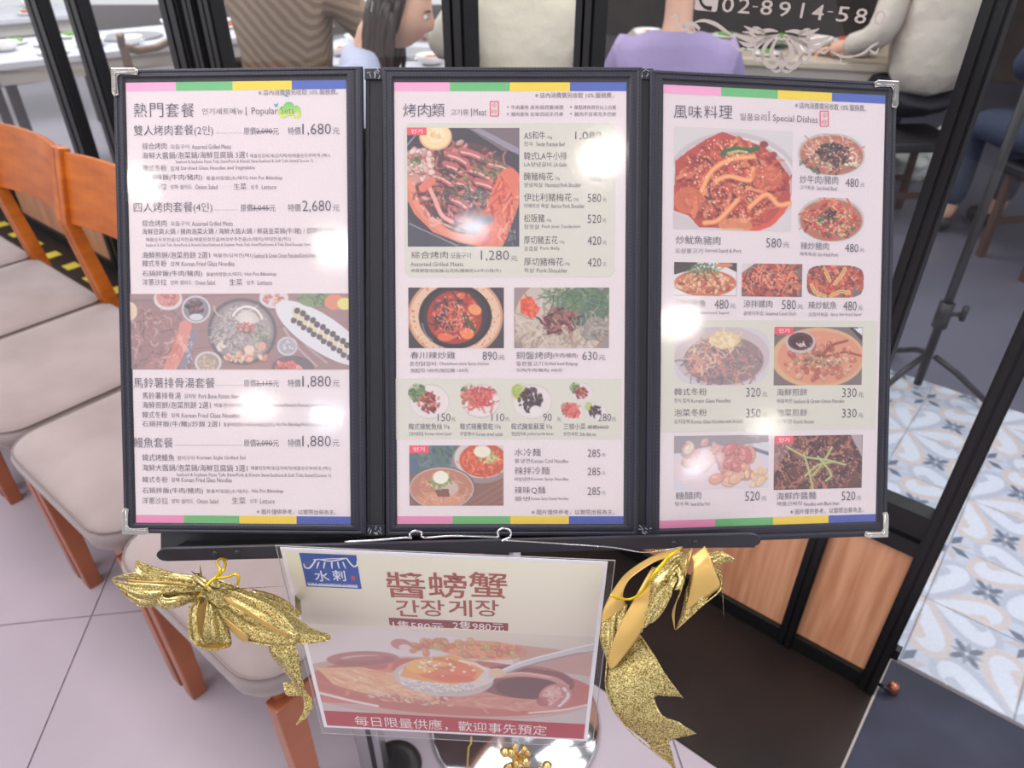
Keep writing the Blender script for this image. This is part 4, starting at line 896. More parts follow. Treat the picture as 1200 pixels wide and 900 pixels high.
row(579, '石鍋拌飯(牛肉/豬肉)', 238, [(242, 291, '돌솥비빔밥(소/돼지)'), (295, 332, 'Hot Pot Bibimbap')])
row(590.5, '洋蔥沙拉', 197, [(201, 227, '양파 샐러드'), (231, 256, 'Onion Salad'), (272, 288, '生菜', 1), (293, 302, '상추'), (305, 322, 'Lettuce')], 7.8)
T(301, 394, 596.5, 602.5, '※ 圖片僅供參考，以實際出餐為主。')
big.done('lettering', ink(*INK), pL); sub.done('small_print', ink(*SUB), pL)
pic_spread().mesh('food_photo', LFT, 147.6, 344.5, 411, 433, .0002, pL, 'wide photo of grilled meat, hotpot and side dishes on a table')
cv = Canvas(28, 22, (0, 0, 0), 2, 3)
g_ = np.clip(cv.yy / 18, 0, 1)[..., None]; cv.a = np.array((90, 190, 120.)) * (1 - g_) + np.array((206, 226, 80.)) * g_
def hill(fx, fy): return (((fx - .48) / .24) ** 2 + ((fy - .32) / .32) ** 2 < 1) | (((fx - .22) / .2) ** 2 + ((fy - .6) / .34) ** 2 < 1) | (((fx - .8) / .19) ** 2 + ((fy - .62) / .40) ** 2 < 1) & ~(((fx - .78) / .07) ** 2 + ((fy - .72) / .16) ** 2 < 1) | ((fx > .1) & (fx < .72) & (fy > .5) & (fy < .82))
cv.mesh('hill_emblem', LFT, 325.5, 119.5, 353, 139, .0003, pL, 'green and yellow hill emblem behind the word Sets', keep=hill)
bd_ = Print(LFT, .0003); bd_.stroke([(321, 121.5), (323.5, 124), (326, 120.5)], [.5, 2.4, .4]); bd_.stroke([(331, 109), (335, 112), (339, 113.5)], [.6, 1.8, .3]); bd_.done('bird_mark', ink(60, 170, 190), pL)
# middle page
big = layer(MID); sub = layer(MID); pink = layer(MID); wht = layer(MID, .0005); grey = Print(MID, .00012)
grey.round_rect(473, 144, 720, 325, .007); grey.rect(463.5, 443.5, 728.3, 515)
grey.done('grey_panel', ink(212, 209, 199), pM)
for pos, ch in ((472.5, '烤'), (490, '肉'), (506, '類')): T(pos, pos + 15, 121.5, 137, ch)
S(528, 549, 128, 135.5, '고기류'); S(552, 553, 127, 137, '|'); S(555, 570, 127.5, 135.5, 'Meat')
S(627, 719, 108.5, 115, '※ 店內消費需另收取 10% 服務費。')
def stamp(P, x0, y0, x1, y1):
    P.stroke([(x0, y0), (x1, y0)], 1.1, 1); P.stroke([(x1, y0), (x1, y1)], 1.1, 1); P.stroke([(x1, y1), (x0, y1)], 1.1, 1); P.stroke([(x0, y1), (x0, y0)], 1.1, 1)
    m_ = (y0 + y1) / 2; P.text(x0 + 1.6, x1 - 1.6, y0 + 2, m_ - .8, '수'); P.text(x0 + 1.6, x1 - 1.6, m_ + .8, y1 - 2, '라')
stamp(pink, 574.5, 119, 584, 136)
for y, s1, s2 in ((128.5, '牛肉產地 澳洲/紐西蘭/美國', '單點烤肉兩份以上出餐'), (136.5, '豬肉產地 台灣/西班牙/丹麥', '豬肉不含萊克多巴胺')):
    S(594, 596, y - 4, y - 2, '•'); S(599, 660, y - 5.2, y, s1); S(668, 670, y - 4, y - 2, '•'); S(673, 722, y - 5.2, y, s2)
pic_grill().mesh('food_photo', MID, 477, 150, 608.5, 289, .0002, pM, 'photo of a round grill plate piled with assorted meats')
for y, zh, x1, gr, ko, kx, en, ex, pr in ((163.5, 'A5和牛', 639, '100g', '한우', 625, 'Tender Premium Beef', 662, '1,080'), (187.5, '韓式LA牛小排', 664, '', 'LA양념갈비', 646, 'LA Galbi', 664, '700'), (211.5, '醃豬梅花', 648, '120g', '양념목살', 636, 'Marinated Pork Shoulder', 681, '460'), (236, '伊比利豬梅花', 670, '120g', '이베리코 목살', 643, 'Iberico Pork Shoulder', 685, '580'), (260.5, '松阪豬', 638, '120g', '항정살', 632, 'Pork Jowl Tenderloin', 680, '520'), (286, '厚切豬五花', 653.5, '150g', '삼겹살', 630, 'Pork Belly', 656, '420'), (311.5, '厚切豬梅花', 660, '150g', '목살', 626, 'Pork Shoulder', 665, '420')):
    T(614, x1, y - 9.5, y, zh)
    if gr: S(x1 + 2, x1 + 8, y - 4, y, gr)
    S(614, kx, y + 2.6, y + 8, ko); S(kx + 3, ex, y + 3, y + 8, en)
    T(674 if ',' in pr else 688.5, 704.5, y - 9, y + 1, pr); T(706.5, 710.5, y - 4, y + .5, '元')
T(482, 525, 294.5, 303, '綜合烤肉'); S(528, 552, 296, 303, '모듬구이'); T(563.5, 596.5, 293.5, 306.5, '1,280'); T(598.5, 606.5, 300, 306, '元')
S(481, 543, 307, 312, 'Assorted Grilled Meats'); S(482, 587, 315, 320, '肉質鮮甜/松阪豬/五花肉/豬梅花/LA牛小排(牛)')
pic_stew().mesh('food_photo', MID, 478.5, 337, 590.5, 408, .0002, pM, 'photo of red chicken stew in a stone bowl')
pic_hotpot().mesh('food_photo', MID, 602.5, 337, 713.5, 408, .0002, pM, 'photo of copper plate hotpot with greens and noodles')
T(481, 533.5, 412, 420.5, '春川辣炒雞'); T(565.5, 582.5, 412, 422, '890'); T(584, 591.5, 416, 422, '元'); S(480, 511, 423.5, 429, '춘천닭갈비'); S(515, 573, 424, 429, 'Chuncheon-style Spicy chicken'); S(481, 549, 431.5, 436.5, '加起司 100元/加拉麵 150元')
T(605, 647, 412, 421, '銅盤烤肉'); S(648, 677, 413.5, 420, '(牛肉/豬肉)'); T(682.5, 700, 412, 422, '630'); T(701.5, 709.5, 416, 422, '元'); S(605, 636, 423.5, 429, '동판불고기'); S(638, 677, 424, 429, 'Grilled beef Bulgogi'); S(605, 659, 431.5, 436.5, '加肉(牛肉/豬肉) 300元')
def round_keep(fx, fy): return ((fx - .54) / .45) ** 2 + ((fy - .51) / .44) ** 2 < 1.05
def side_keep(fx, fy): return (((fx - .54) / .45) ** 2 + ((fy - .51) / .44) ** 2 < 1.03) | (((fx - .26) / .22) ** 2 + ((fy - .3) / .26) ** 2 < 1)
for s_, kd, x0, y0, x1, y1 in ((41, 'squid', 476, 447, 527, 492.5), (42, 'radish', 537, 447, 586, 492.5), (43, 'perilla', 596, 447, 647, 492.5), (44, 'squid', 666, 447, 694.5, 470), (45, 'radish', 656, 470, 684, 493), (46, 'perilla', 684, 470, 711, 493)):
    pic_side(s_, kd, x1 - x0, y1 - y0).mesh('side_dish_photo', MID, x0, y0, x1, y1, .0002, pM, {'squid': 'photo of a plate of red squid strips with lettuce', 'radish': 'photo of a plate of red radish strips', 'perilla': 'photo of a plate of dark perilla leaves'}[kd], keep=side_keep)
for x, zh, x1, xp, pr, ko, en, g in ((479, '韓式辣魷魚絲', 518, 513, '150', '오징어채무침', 'Korean salted Squid', '35g'), (539, '韓式辣蘿蔔乾', 578, 576, '110', '무말랭이', 'Korean dried radish', '120g'), (599, '韓式醃紫蘇葉', 638, 636.5, '90', '깻잎장아찌', 'pickled perilla leaves', '50g'), (660.5, '三樣小菜', 686, 701, '280', '반찬세트', 'Side dish set', '')):
    T(x, x1, 496, 503.5, zh); 
    if g: S(x1 + 2, x1 + 9, 497.5, 503, g)
    else: S(x1 + 3, x1 + 27, 498, 503, '原價350元'); sub.rect(x1 + 2, 500.2, x1 + 28, 501)
    T(xp, xp + (15 if len(pr) > 2 else 10), 484.5, 493.5, pr); T(xp + 16, xp + 21, 489, 493.5, '元')
    S(x, x + 17, 506, 511, ko); S(x + 19, x + 50 if g else x + 38, 506.5, 511, en)
pic_cold().mesh('food_photo', MID, 479.5, 522, 590, 592.5, .0002, pM, 'photo of two bowls of cold noodles with egg halves')
for y, zh, x1, ko, en in ((534.5, '水冷麵', 633.5, '물냉면', 'Korean Cold Noodles'), (556, '辣拌冷麵', 644, '비빔냉면', 'Korean Spicy Noodles'), (579, '辣味Q麵', 639, '쫄면', 'Korean Spicy Chewy Noodles')):
    T(603, x1, y - 9, y, zh); T(688.5, 703.5, y - 8, y + 1, '285'); T(705, 709.5, y - 3.5, y + .5, '元'); S(603, 621, y + 3, y + 8, ko); S(622.5, 666, y + 3.4, y + 8, en)
T(623, 720, 597, 603, '※ 圖片僅供參考，以實際出餐為主。')
def hot(P, Wp, x, y, wd=23, ht=9): P.rect(x, y, x + wd, y + ht); Wp.text(x + 5, x + wd - 5, y + 2, y + ht - 2, '인기')
for tx_, ty_ in ((477, 149.5), (479.5, 522)):
    tagp = Print(MID, .0003); hot(tagp, wht, tx_, ty_); tagp.done('red_tag', ink(232, 90, 110), pM)
0; wht.done('tag_lettering', ink(250, 244, 246), pM); pink.done('seal_stamp', ink(232, 92, 120), pM)
big.done('lettering', ink(*INK), pM); sub.done('small_print', ink(*SUB), pM)
# right page
big = layer(RGT); sub = layer(RGT); pink = layer(RGT); wht = layer(RGT, .0005); grey = Print(RGT, .00012)
grey.rect(775.5, 374.5, 1025.5, 503); grey.done('grey_panel', ink(212, 209, 199), pR)
for pos, ch in ((789.5, '風'), (807, '味'), (825, '料'), (842.5, '理')): T(pos, pos + 15.5, 123.5, 138.5, ch)
S(867, 898, 132.5, 141, '일품요리'); S(900.5, 901.5, 130, 142, '|'); S(905.5, 958, 134, 144.5, 'Special Dishes')
S(931.5, 1014.5, 119.5, 127, '※ 店內消費需另收取 10% 服務費。'); stamp(pink, 961, 130.5, 970.5, 148)
pic_squid().mesh('food_photo', RGT, 790, 148, 927, 271.5, .0002, pR, 'large photo of stir-fried squid and pork in red sauce')
pic_bowl(51, 78, 54, 'beef').mesh('food_photo', RGT, 935.5, 155, 1013, 206.5, .0002, pR, 'oval photo of stir-fried beef with vegetables', keep=oval)
pic_bowl(52, 78, 54, 'spicy').mesh('food_photo', RGT, 935.5, 230.5, 1012, 283.5, .0002, pR, 'oval photo of spicy stir-fried pork', keep=oval)
T(792, 844, 276, 286, '炒魷魚豬肉'); T(897.5, 915.5, 279, 290, '580'); T(917.5, 925, 284, 290, '元'); S(791, 823, 290.5, 296.5, '오삼불고기'); S(826, 869, 291, 297, 'Stirred Squid & Pork')
T(937, 982, 205, 215, '炒牛肉/豬肉'); T(990.5, 1006, 209, 219, '480'); T(1008, 1013, 214.5, 219, '元'); S(937, 954, 217, 222, '고기볶음'); S(957, 981, 218, 223, 'Stir-fried Beef')
T(938, 971, 283.5, 292.5, '辣炒豬肉'); T(990, 1005.5, 285.5, 295.5, '480'); T(1007.5, 1012.5, 291, 295.5, '元'); S(937, 956, 295, 300, '제육볶음'); S(958, 982, 296, 300.5, 'Stir-fried Pork')
pic_small(61, 'squid_salad').mesh('food_photo', RGT, 790, 307, 863, 347, .0002, pR, 'photo of squid salad on a white plate')
pic_small(62, 'snail').mesh('food_photo', RGT, 869.5, 308.5, 939.5, 348, .0002, pR, 'photo of spicy sea snail salad')
pic_small(63, 'fried_squid').mesh('food_photo', RGT, 946, 310.5, 1011.5, 349, .0002, pR, 'photo of spicy stir-fried squid with chillies', keep=oval)
for x, zh, x1, pr, ko, en in ((792, '涼拌魷魚', 827, '480', '오징어무침', 'Seasoned Squid'), (871, '涼拌螺肉', 905, '580', '골뱅이무침', 'Seasoned Conch Shells'), (947, '辣炒魷魚', 980, '480', '오징어볶음', 'Spicy Stir-fried Squid')):
    o_ = {792: 0, 871: .5, 947: 2}[x]
    T(x, x1, 351 + o_, 360 + o_, zh); T(x + 45 if x != 947 else 988, x + 61.5 if x != 947 else 1003.5, 351 + o_, 362 + o_, pr); T(x + 63.5 if x != 947 else 1005.5, x + 70 if x != 947 else 1011, 356 + o_, 361.5 + o_, '元'); S(x, x + 23, 364 + o_, 369 + o_, ko); S(x + 26, x + 62, 364.5 + o_, 369 + o_, en)
pic_small(64, 'japchae', 110, 69).mesh('food_photo', RGT, 790.5, 383, 901, 451, .0002, pR, 'oval photo of glass noodles topped with egg strips', keep=oval)
pic_small(65, 'pancake', 102, 69).mesh('food_photo', RGT, 907.5, 383, 1009.5, 451, .0002, pR, 'photo of a seafood pancake with a dipping sauce')
for x, x1, xp, rows in ((790, 828, 874, ((463.5, '韓式冬粉', '320', '한식 잡채', 'Korean Glass Noodles', 856), (488, '泡菜冬粉', '350', '김치잡채', 'Korean Glass Noodles with Kimchi', 870))), (910, 945.5, 986.5, ((464, '海鮮煎餅', '330', '해물파전', 'Seafood & Green Onion Pancake', 989), (488, '泡菜煎餅', '330', '김치전', 'Kimchi Pancake', 954)))):
    for y, zh, pr, ko, en, ex in rows:
        T(x, x1, y - 8.5, y, zh); T(xp, xp + 17, y - 9, y + 1.5, pr); T(xp + 19, xp + 25, y - 4, y + 1.5, '元'); S(x, x + 18, y + 3.5, y + 8.5, ko); S(x + 20, ex, y + 4, y + 8.5, en)
pic_small(66, 'sweet', 110, 61).mesh('food_photo', RGT, 790, 511, 900, 571.5, .0002, pR, 'photo of sweet and sour pork')
pic_small(67, 'blackbean', 102, 61).mesh('food_photo', RGT, 907.5, 511, 1009.5, 571.5, .0002, pR, 'photo of black bean noodles with cucumber strips')
T(791.5, 821.5, 576.5, 585.5, '糖醋肉'); T(873, 890, 576, 587, '520'); T(892, 898, 581.5, 586.5, '元'); S(791, 807, 588, 593, '탕수육'); S(809, 832, 588.5, 593, 'Sweet & Sour Pork')
T(910, 956, 577, 586, '海鮮炸醬麵'); T(986, 1002, 576, 586.5, '520'); T(1003.5, 1009, 581, 586, '元'); S(910, 940, 588, 593, '해물간짜장'); S(942, 983, 588.5, 593, 'Noodles with Black bean')
T(926, 1012, 596.5, 603, '※ 圖片僅供參考，以實際出餐為主。')
for tx_, ty_ in ((907.5, 383), (907.5, 511)):
    tagp = Print(RGT, .0003); hot(tagp, wht, tx_, ty_, 22); tagp.done('red_tag', ink(232, 90, 110), pR)
0; wht.done('tag_lettering', ink(250, 244, 246), pR); pink.done('seal_stamp', ink(232, 92, 120), pR)
big.done('lettering', ink(*INK), pR); sub.done('small_print', ink(*SUB), pR)
# ------------------------------------------------------------------ menu stand
BACK = Sheet(MID.p(0, 0, -.032), MID.r, MID.u)
base_c = on_z(604, 845); base_c.z = 0
stand = wempty('menu_stand', 'black menu stand with a chrome disc foot, holding the open menu', 'stand', tuple(base_c))
slab('back_plate', BACK, [(188, 150), (885, 150), (885, 642), (188, 645)], -.003, -.0, M_STAND, stand, bevel=.001)
LIP = Sheet(at(540, 640, .652), (CR + CU * .014).normalized(), (CU - CF * .3).normalized())
lp = []
for cx, cy, sx in ((196, 650.5, -1), (879, 633.5, 1)):
    for k in range(9):
        t = R(90 + 22.5 * k) if sx < 0 else R(-90 + 22.5 * k)
        lp.append((cx + 13 * math.cos(t), cy - 7.5 * math.sin(t)))
slab('ledge', LIP, lp[:9] + lp[9:], -.004, 0, M_STAND, stand, bevel=.0008)
slab('ledge_shelf', MID, [(200, 644), (878, 630.5), (878, 634), (200, 648)], -.034, .004, M_STAND, stand)
for u_, v_ in ((252, 649), (278, 648), (790, 637), (815, 636)):
    bm = bmesh.new(); x, y = LIP.loc(u_, v_); lathe(bm, [(.0001, .0011), (.0018, .0010), (.0026, .0004), (.0028, 0)], 12, Matrix.Translation((x, y, 0)))
    s_ = wfix(fin('screw', bm, M_STAND, stand, smooth=True), LIP.mtx())
bm = bmesh.new(); bc = base_c
lathe(bm, [(.172, 0), (.177, .003), (.177, .008), (.172, .012), (.05, .019), (.024, .022)], 64)
o = fin('disc_foot', bm, M_CHROME, stand, smooth=True)
bm = bmesh.new(); top = BACK.p(0, .02, -.02)
tube(bm, [bc + Vector((0, 0, .02)), bc + Vector((0, -.01, .55)), bc + Vector((0, -.03, .85)), bc + Vector((0, -.10, 1.02)), top], .0125, 16)
wfix(fin('pole', bm, M_CHROME, stand, smooth=True))
bm = bmesh.new(); lathe(bm, [(.026, .018), (.026, .035), (.016, .045)], 24); fin('pole_collar', bm, M_CHROME, stand, smooth=True)
boxo('mounting_bracket', (-.05, -.05, -.022, .05, .05, -.003), M_STAND, stand, M=BACK.mtx()).matrix_basis = stand.matrix_basis.inverted()

# ------------------------------------------------------------------ laminated poster
PO = Sheet(at(525, 641, .630), Vector((1, -.052, -.006)), Vector((-.004, 0, 1)))
poster = wempty('laminated_poster', 'laminated crab dish poster hanging in front of the menu stand', 'poster', PO.p(0, -.29))
LX0, LY1 = PO.loc(323.5, 638.5); LX1, _ = PO.loc(722.5, 642); _, LY0 = PO.loc(530, 866)
PX0, PY1 = PO.loc(328, 641.5); PX1, _ = PO.loc(714, 644); PY0 = PO.loc(530, 860)[1]
def lrect(name, x0, y0, x1, y1, h, m, parent, depth=None, curve=0):
    me = bpy.data.meshes.new(name); n = 1
    me.from_pydata([(x0, y0, h), (x1, y0, h), (x1, y1, h), (x0, y1, h)], [], [(0, 1, 2, 3)]); return link(name, me, parent, m)
bm = bmesh.new(); box(bm, PX0, PY0, -.0004, PX1, PY1, 0); bmesh.ops.recalc_face_normals(bm, faces=bm.faces)
sheet_ = wfix(fin('poster_sheet', bm, ink(246, 243, 248, .5), poster), PO.mtx())
IX0, IX1, IY0, IY1 = PX0 + .004, PX1 - .004, PY0 + .004, PY1 - .004
cv = Canvas(120, 90, (240, 238, 216), 8)
gx = cv.xx[..., None] / 120; gy = cv.yy[..., None] / 90
cv.a = np.array((246, 243, 218.)) * (1 - gy) + np.array((232, 223, 208.)) * gy
cv.a -= (np.clip(1 - np.abs(gx - .05) * 3, 0, 1) * np.clip(1 - np.abs(gy - .86) * 3, 0, 1)) * np.array((38, 40, 40.)) ; cv.a += np.exp(-((gx - .85) ** 2 * 8 + (gy - .2) ** 2 * 3)) * 8
def canv_local(c, name, x0, y0, x1, y1, h, parent, label=None):
    class L_: 
        def rect(s, *a): return (x0, y0, x1, y1)
    return c.mesh(name, L_(), 0, 0, 0, 0, h, parent, label)
ph_top = PO.loc(520, 738)[1]; bar_top = PO.loc(420, 834.5)[1]
canv_local(cv, 'pale_backdrop_print', IX0, ph_top - .002, IX1, IY1, .00015, sheet_)
canv_local(pic_crab(), 'crab_photo', IX0, bar_top - .001, IX1, ph_top, .0002, sheet_, 'photo of soy marinated crab with a spoonful of roe')
lrect('red_bar', IX0, IY0, IX1, bar_top, .0003, ink(186, 74, 84), sheet_)
P = Print(PO, .0005); P.text(417, 641, 838, 850, '每日限量供應，歡迎事先預定', 0.0); 
P.text(461, 520, 726.5, 736.5, '1隻580元', .004); P.text(531, 590.5, 727, 737, '2隻980元', .004); P.done('white_lettering', ink(246, 232, 230), sheet_)
P = Print(PO, .0004)
for x, ch in ((455, '醬'), (503, '螃'), (550, '蟹')): P.text(x, x + 44.5, 669.5, 699.5, ch, .008)
for x, ch in ((465, '간'), (494, '장'), (526, '게'), (557, '장')): P.text(x, x + 27.5, 702, 721.5, ch, .008)
P.done('brown_title', ink(172, 92, 82), sheet_)
P = Print(PO, .0003); P.rect(455.5, 723.5, 595.5, 739); P.done('price_bar', ink(146, 76, 78), sheet_)
P = Print(PO, .0003); P.rect(350.5, 647.5, 424, 690); P.done('blue_emblem_square', ink(38, 84, 172), sheet_)
P = Print(PO, .0005)
P.stroke([(356, 660), (358, 664.5), (363, 665), (368, 659), (372, 655), (386, 657), (398, 655.5), (406, 654), (410, 659), (415, 663.5), (419, 661), (418, 657)], [1, 2.2, 2.2, 2, 2, 2, 2, 2, 2, 2.2, 2.2, 1])
P.stroke([(367, 655.5), (386, 654.5), (407, 653.5)], 1.4)
for x0, x1 in ((374, 371.5), (381, 379.5), (389, 389.5), (396, 398), (402, 405.5)): P.stroke([(x0, 658), ((x0 + x1) / 2 - .3, 662), (x1, 666)], [1.8, 1.8, 1])
P.text(370, 387, 668, 680.5, '水', .01); P.text(391, 406, 667.5, 680, '剌', .01); P.text(361, 419, 682, 685, 'SURA AN KOREAN CUISINE', .01); P.rect(361, 685.6, 419, 686.2); P.done('emblem_lettering', ink(232, 236, 246), sheet_)
P = Print(PO, .0005); P.rect(411.5, 674.5, 416.5, 679.5); P.done('red_seal', ink(206, 70, 80), sheet_)
bm = bmesh.new(); n = 20; G = [[None] * (n + 1) for _ in range(n + 1)]
for i in range(n + 1):
    for j in range(n + 1):
        x = LX0 + (LX1 - LX0) * i / n; y = LY0 + (LY1 - LY0) * j / n
        G[i][j] = bm.verts.new((x, y, .0012 + .0005 * noise.noise(Vector((x * 22, y * 20, 1.7)))))
for i in range(n):
    for j in range(n): bm.faces.new((G[i][j], G[i + 1][j], G[i + 1][j + 1], G[i][j + 1]))
wfix(fin('clear_laminate', bm, M_LAM, poster, smooth=True), PO.mtx())
bm = bmesh.new(); tube(bm, [(LX0, LY0, .001), (LX1, LY0, .001)], .0004, 5); tube(bm, [(LX1, LY0, .001), (LX1, LY1, .001)], .0004, 5); tube(bm, [(LX0, LY0, .001), (LX0, LY1, .001)], .0004, 5); tube(bm, [(LX0, LY1, .001), (LX1, LY1, .001)], .0004, 5)
wfix(fin('laminate_edge', bm, mat('film_edge', lin(170, 170, 176), .2), poster), PO.mtx())
bm = bmesh.new()
tube(bm, [at(u_, v_, .6265) for u_, v_ in [tuple(q) for q in spline([(404, 635), (440, 633), (476, 630), (482, 631), (480, 626), (486, 622), (494, 624), (497, 630), (530, 628), (575, 629), (584, 629), (583, 623), (590, 619), (598, 622), (598, 629), (592, 632), (588, 634)], 5)]], .00085, 7)
tube(bm, [at(u_, v_, .628) for u_, v_ in [tuple(q) for q in spline([(588, 633), (640, 636), (700, 640), (722, 642), (752, 647), (776, 645), (800, 641)], 4)]], .0005, 6)
wfix(fin('hanging_wire', bm, M_CHROME, poster, smooth=True))

# ------------------------------------------------------------------ gold bows
def ribbon(st, m, parent, name='ribbon_loop', nu=7, nv=10, thick=.0004, pleat=(5, .0012)):
    """st: stations (uL, vL, depthL, uR, vR, depthR, belly)"""
    q = spline([s + (0,) * (7 - len(s)) for s in st], nu); bm = bmesh.new(); rows = []
    for s in q:
        a_ = at(s[0], s[1], s[2]); b_ = at(s[3], s[4], s[5]); r_ = []
        for j in range(nv + 1):
            t = j / nv; p = a_.lerp(b_, t) - CF * (s[6] * .001 * math.sin(math.pi * t) + (pleat[1] * min(1.6, (a_ - b_).length / .016) ** 1.5 * math.sin(math.pi * t) ** .5 * math.sin(pleat[0] * math.pi * t + len(rows) * .05) if m is M_GLIT and name != 'ribbon_tail' else 0)); r_.append(bm.verts.new(p))
        rows.append(r_)
    for a_, b_ in zip(rows, rows[1:]):
        for j in range(nv): bm.faces.new((a_[j], a_[j + 1], b_[j + 1], b_[j]))
    bmesh.ops.recalc_face_normals(bm, faces=bm.faces)
    bmesh.ops.solidify(bm, geom=bm.faces[:], thickness=thick)
    return wfix(fin(name, bm, m, parent, smooth=True))
def rim(pts, parent, m=None, r=.0006):
    bm = bmesh.new(); tube(bm, [at(*q) for q in spline(pts, 5)], r, 5); return wfix(fin('wired_edge', bm, m or M_GLIT, parent, smooth=True))
bow = wempty('gold_ribbon_bow', 'gold glitter ribbon bow tied under the left end of the ledge', 'bow', tuple(at(242, 690, .64)))
D = .64
# far left upper loop
ribbon([(242, 676, D, 238, 692, D - .004), (205, 671, D, 200, 681, D - .008), (172, 661, D - .004, 172, 674, D - .012), (160, 657, D - .006, 160, 667, D - .014, 0), (166, 669, D - .016, 164, 674, D - .018), (186, 674, D - .012, 186, 684, D - .016), (236, 684, D - .004, 234, 693, D - .006)], M_GLIT, bow)
# big lower left wing
ribbon([(240, 682, D - .004, 236, 698, D - .008), (200, 676, D - .01, 205, 690, D - .012), (160, 671, D - .012, 158, 679, D - .012), (131, 678, D - .014, 132, 680, D - .013), (150, 682, D - .022, 156, 704, D - .014, 2), (176, 684, D - .026, 174, 712, D - .018, 4), (205, 686, D - .024, 202, 703, D - .018, 3), (236, 690, D - .012, 234, 699, D - .012)], M_GLIT, bow)
ribbon([(150, 679, D - .013, 158, 705, D - .010, 0), (172, 681, D - .018, 176, 712, D - .012), (198, 682, D - .018, 204, 702, D - .014), (236, 688, D - .012, 234, 698, D - .012)], M_SATIN, bow, 'satin_side')
# small front loop with skirt
ribbon([(232, 690, D - .012, 234, 698, D - .012), (214, 689, D - .02, 212, 700, D - .016, 2), (196, 691, D - .026, 190, 698, D - .022), (190, 697, D - .028, 183, 701, D - .024), (196, 701, D - .03, 189, 713, D - .026, 2), (212, 698, D - .028, 209, 712, D - .026, 3), (228, 698, D - .02, 224, 706, D - .02, 2), (240, 700, D - .012, 238, 708, D - .012)], M_GLIT, bow)
# hanging petal loop
ribbon([(228, 700, D - .010, 246, 700, D - .008), (222, 716, D - .012, 256, 714, D - .004, 1), (221, 734, D - .014, 266, 732, D - .004, 1), (222, 748, D - .016, 271, 748, D - .008), (230, 755, D - .020, 270, 757, D - .014), (240, 760, D - .024, 258, 761, D - .022)], M_SATIN, bow, 'satin_side')
ribbon([(230, 700, D - .014, 236, 699, D - .014), (223, 716, D - .02, 231, 716, D - .022, 1), (222, 734, D - .022, 232, 738, D - .026), (224, 750, D - .024, 240, 756, D - .028)], M_GLIT, bow)
ribbon([(244, 702, D - .018, 250, 700, D - .012), (240, 724, D - .026, 262, 722, D - .012, 2), (238, 742, D - .028, 270, 742, D - .012, 2), (240, 756, D - .024, 271, 754, D - .014)], M_GLIT, bow)
# big right wing
ribbon([(246, 682, D - .002, 244, 702, D - .01), (272, 690, D - .004, 258, 722, D - .016, 1), (300, 700, D - .008, 276, 744, D - .02, 2), (326, 716, D - .012, 308, 756, D - .022, 2), (344, 736, D - .014, 338, 757, D - .02, 1), (352, 746, D - .012, 346, 756, D - .016)], M_GLIT, bow)
ribbon([(248, 678, D + .006, 246, 690, D), (280, 688, D + .01, 280, 704, D - .002, 2), (312, 700, D + .012, 318, 722, D - .004, 3), (336, 716, D + .012, 342, 738, D - .006, 2), (366, 737, D + .006, 362, 750, D - .008), (387, 744, D + .002, 386, 749, D - .004), (376, 745, D - .008, 380, 752, D - .010), (350, 741, D - .010, 350, 754, D - .012), (320, 726, D - .004, 322, 742, D - .012)], M_GLIT, bow)
ribbon([(296, 690, D + .02, 300, 704, D + .008, 1), (320, 696, D + .022, 322, 712, D + .01, 2), (340, 707, D + .02, 344, 722, D + .01, 2), (350, 722, D + .016, 350, 730, D + .01)], M_GLIT, bow)
ribbon([(262, 722, D - .02, 268, 734, D - .018), (282, 738, D - .026, 280, 748, D - .02, 1), (291, 746, D - .026, 290, 752, D - .022), (284, 744, D - .02, 284, 752, D - .018)], M_SATIN, bow, 'satin_side')
# tail
ribbon([(312, 750, D - .008, 344, 752, D - .012), (318, 768, D - .01, 350, 766, D - .012, 3), (330, 784, D - .008, 353, 784, D - .01, 4), (342, 798, D - .006, 356, 802, D - .008, 2), (345, 808, D - .004, 359, 812, D - .006), (354, 816, D - .004, 366, 820, D - .006, 1), (356, 830, D - .006, 367, 828, D - .006, 1), (351, 842, D - .006, 360, 840, D - .006), (346, 850, D - .006, 349, 849, D - .006)], M_GLIT, bow, 'ribbon_tail')
ribbon([(332, 800, D - .014, 345, 798, D - .010), (334, 812, D - .016, 347, 809, D - .012), (338, 816, D - .014, 356, 816, D - .010)], M_GLIT, bow, 'ribbon_tail')
# gathered knot and twist tie
for k in range(5):
    ribbon([(226 + k * 3, 672 + k * 3, D - .012 - k * .001, 232 + k * 3, 676 + k * 3, D - .016), (244, 680 + k * 4, D - .018, 243, 685 + k * 4, D - .020, 1), (262 + k * 2, 684 + k * 6, D - .010, 258, 690 + k * 6, D - .014)], M_GLIT, bow, 'knot_fold')
bm = bmesh.new()
tube(bm, [at(u_, v_, d_) for u_, v_, d_ in spline([(232, 700, D - .022), (240, 690, D - .026), (246, 682, D - .024), (254, 676, D - .02), (262, 668, D - .016), (264, 661, D - .006), (262, 656, D + .004)], 5)], .0012, 7)
tube(bm, [at(u_, v_, d_) for u_, v_, d_ in spline([(250, 680, D - .02), (258, 668, D - .02), (254, 660, D - .012), (258, 655, D - .004), (266, 656, D + .004)], 5)], .0010, 7)
tube(bm, [at(u_, v_, d_) for u_, v_, d_ in spline([(252, 678, D - .02), (266, 676, D - .022), (276, 673, D - .024), (280, 677, D - .024), (278, 685, D - .022)], 5)], .0011, 7)
wfix(fin('twist_tie', bm, M_CORD, bow, smooth=True))
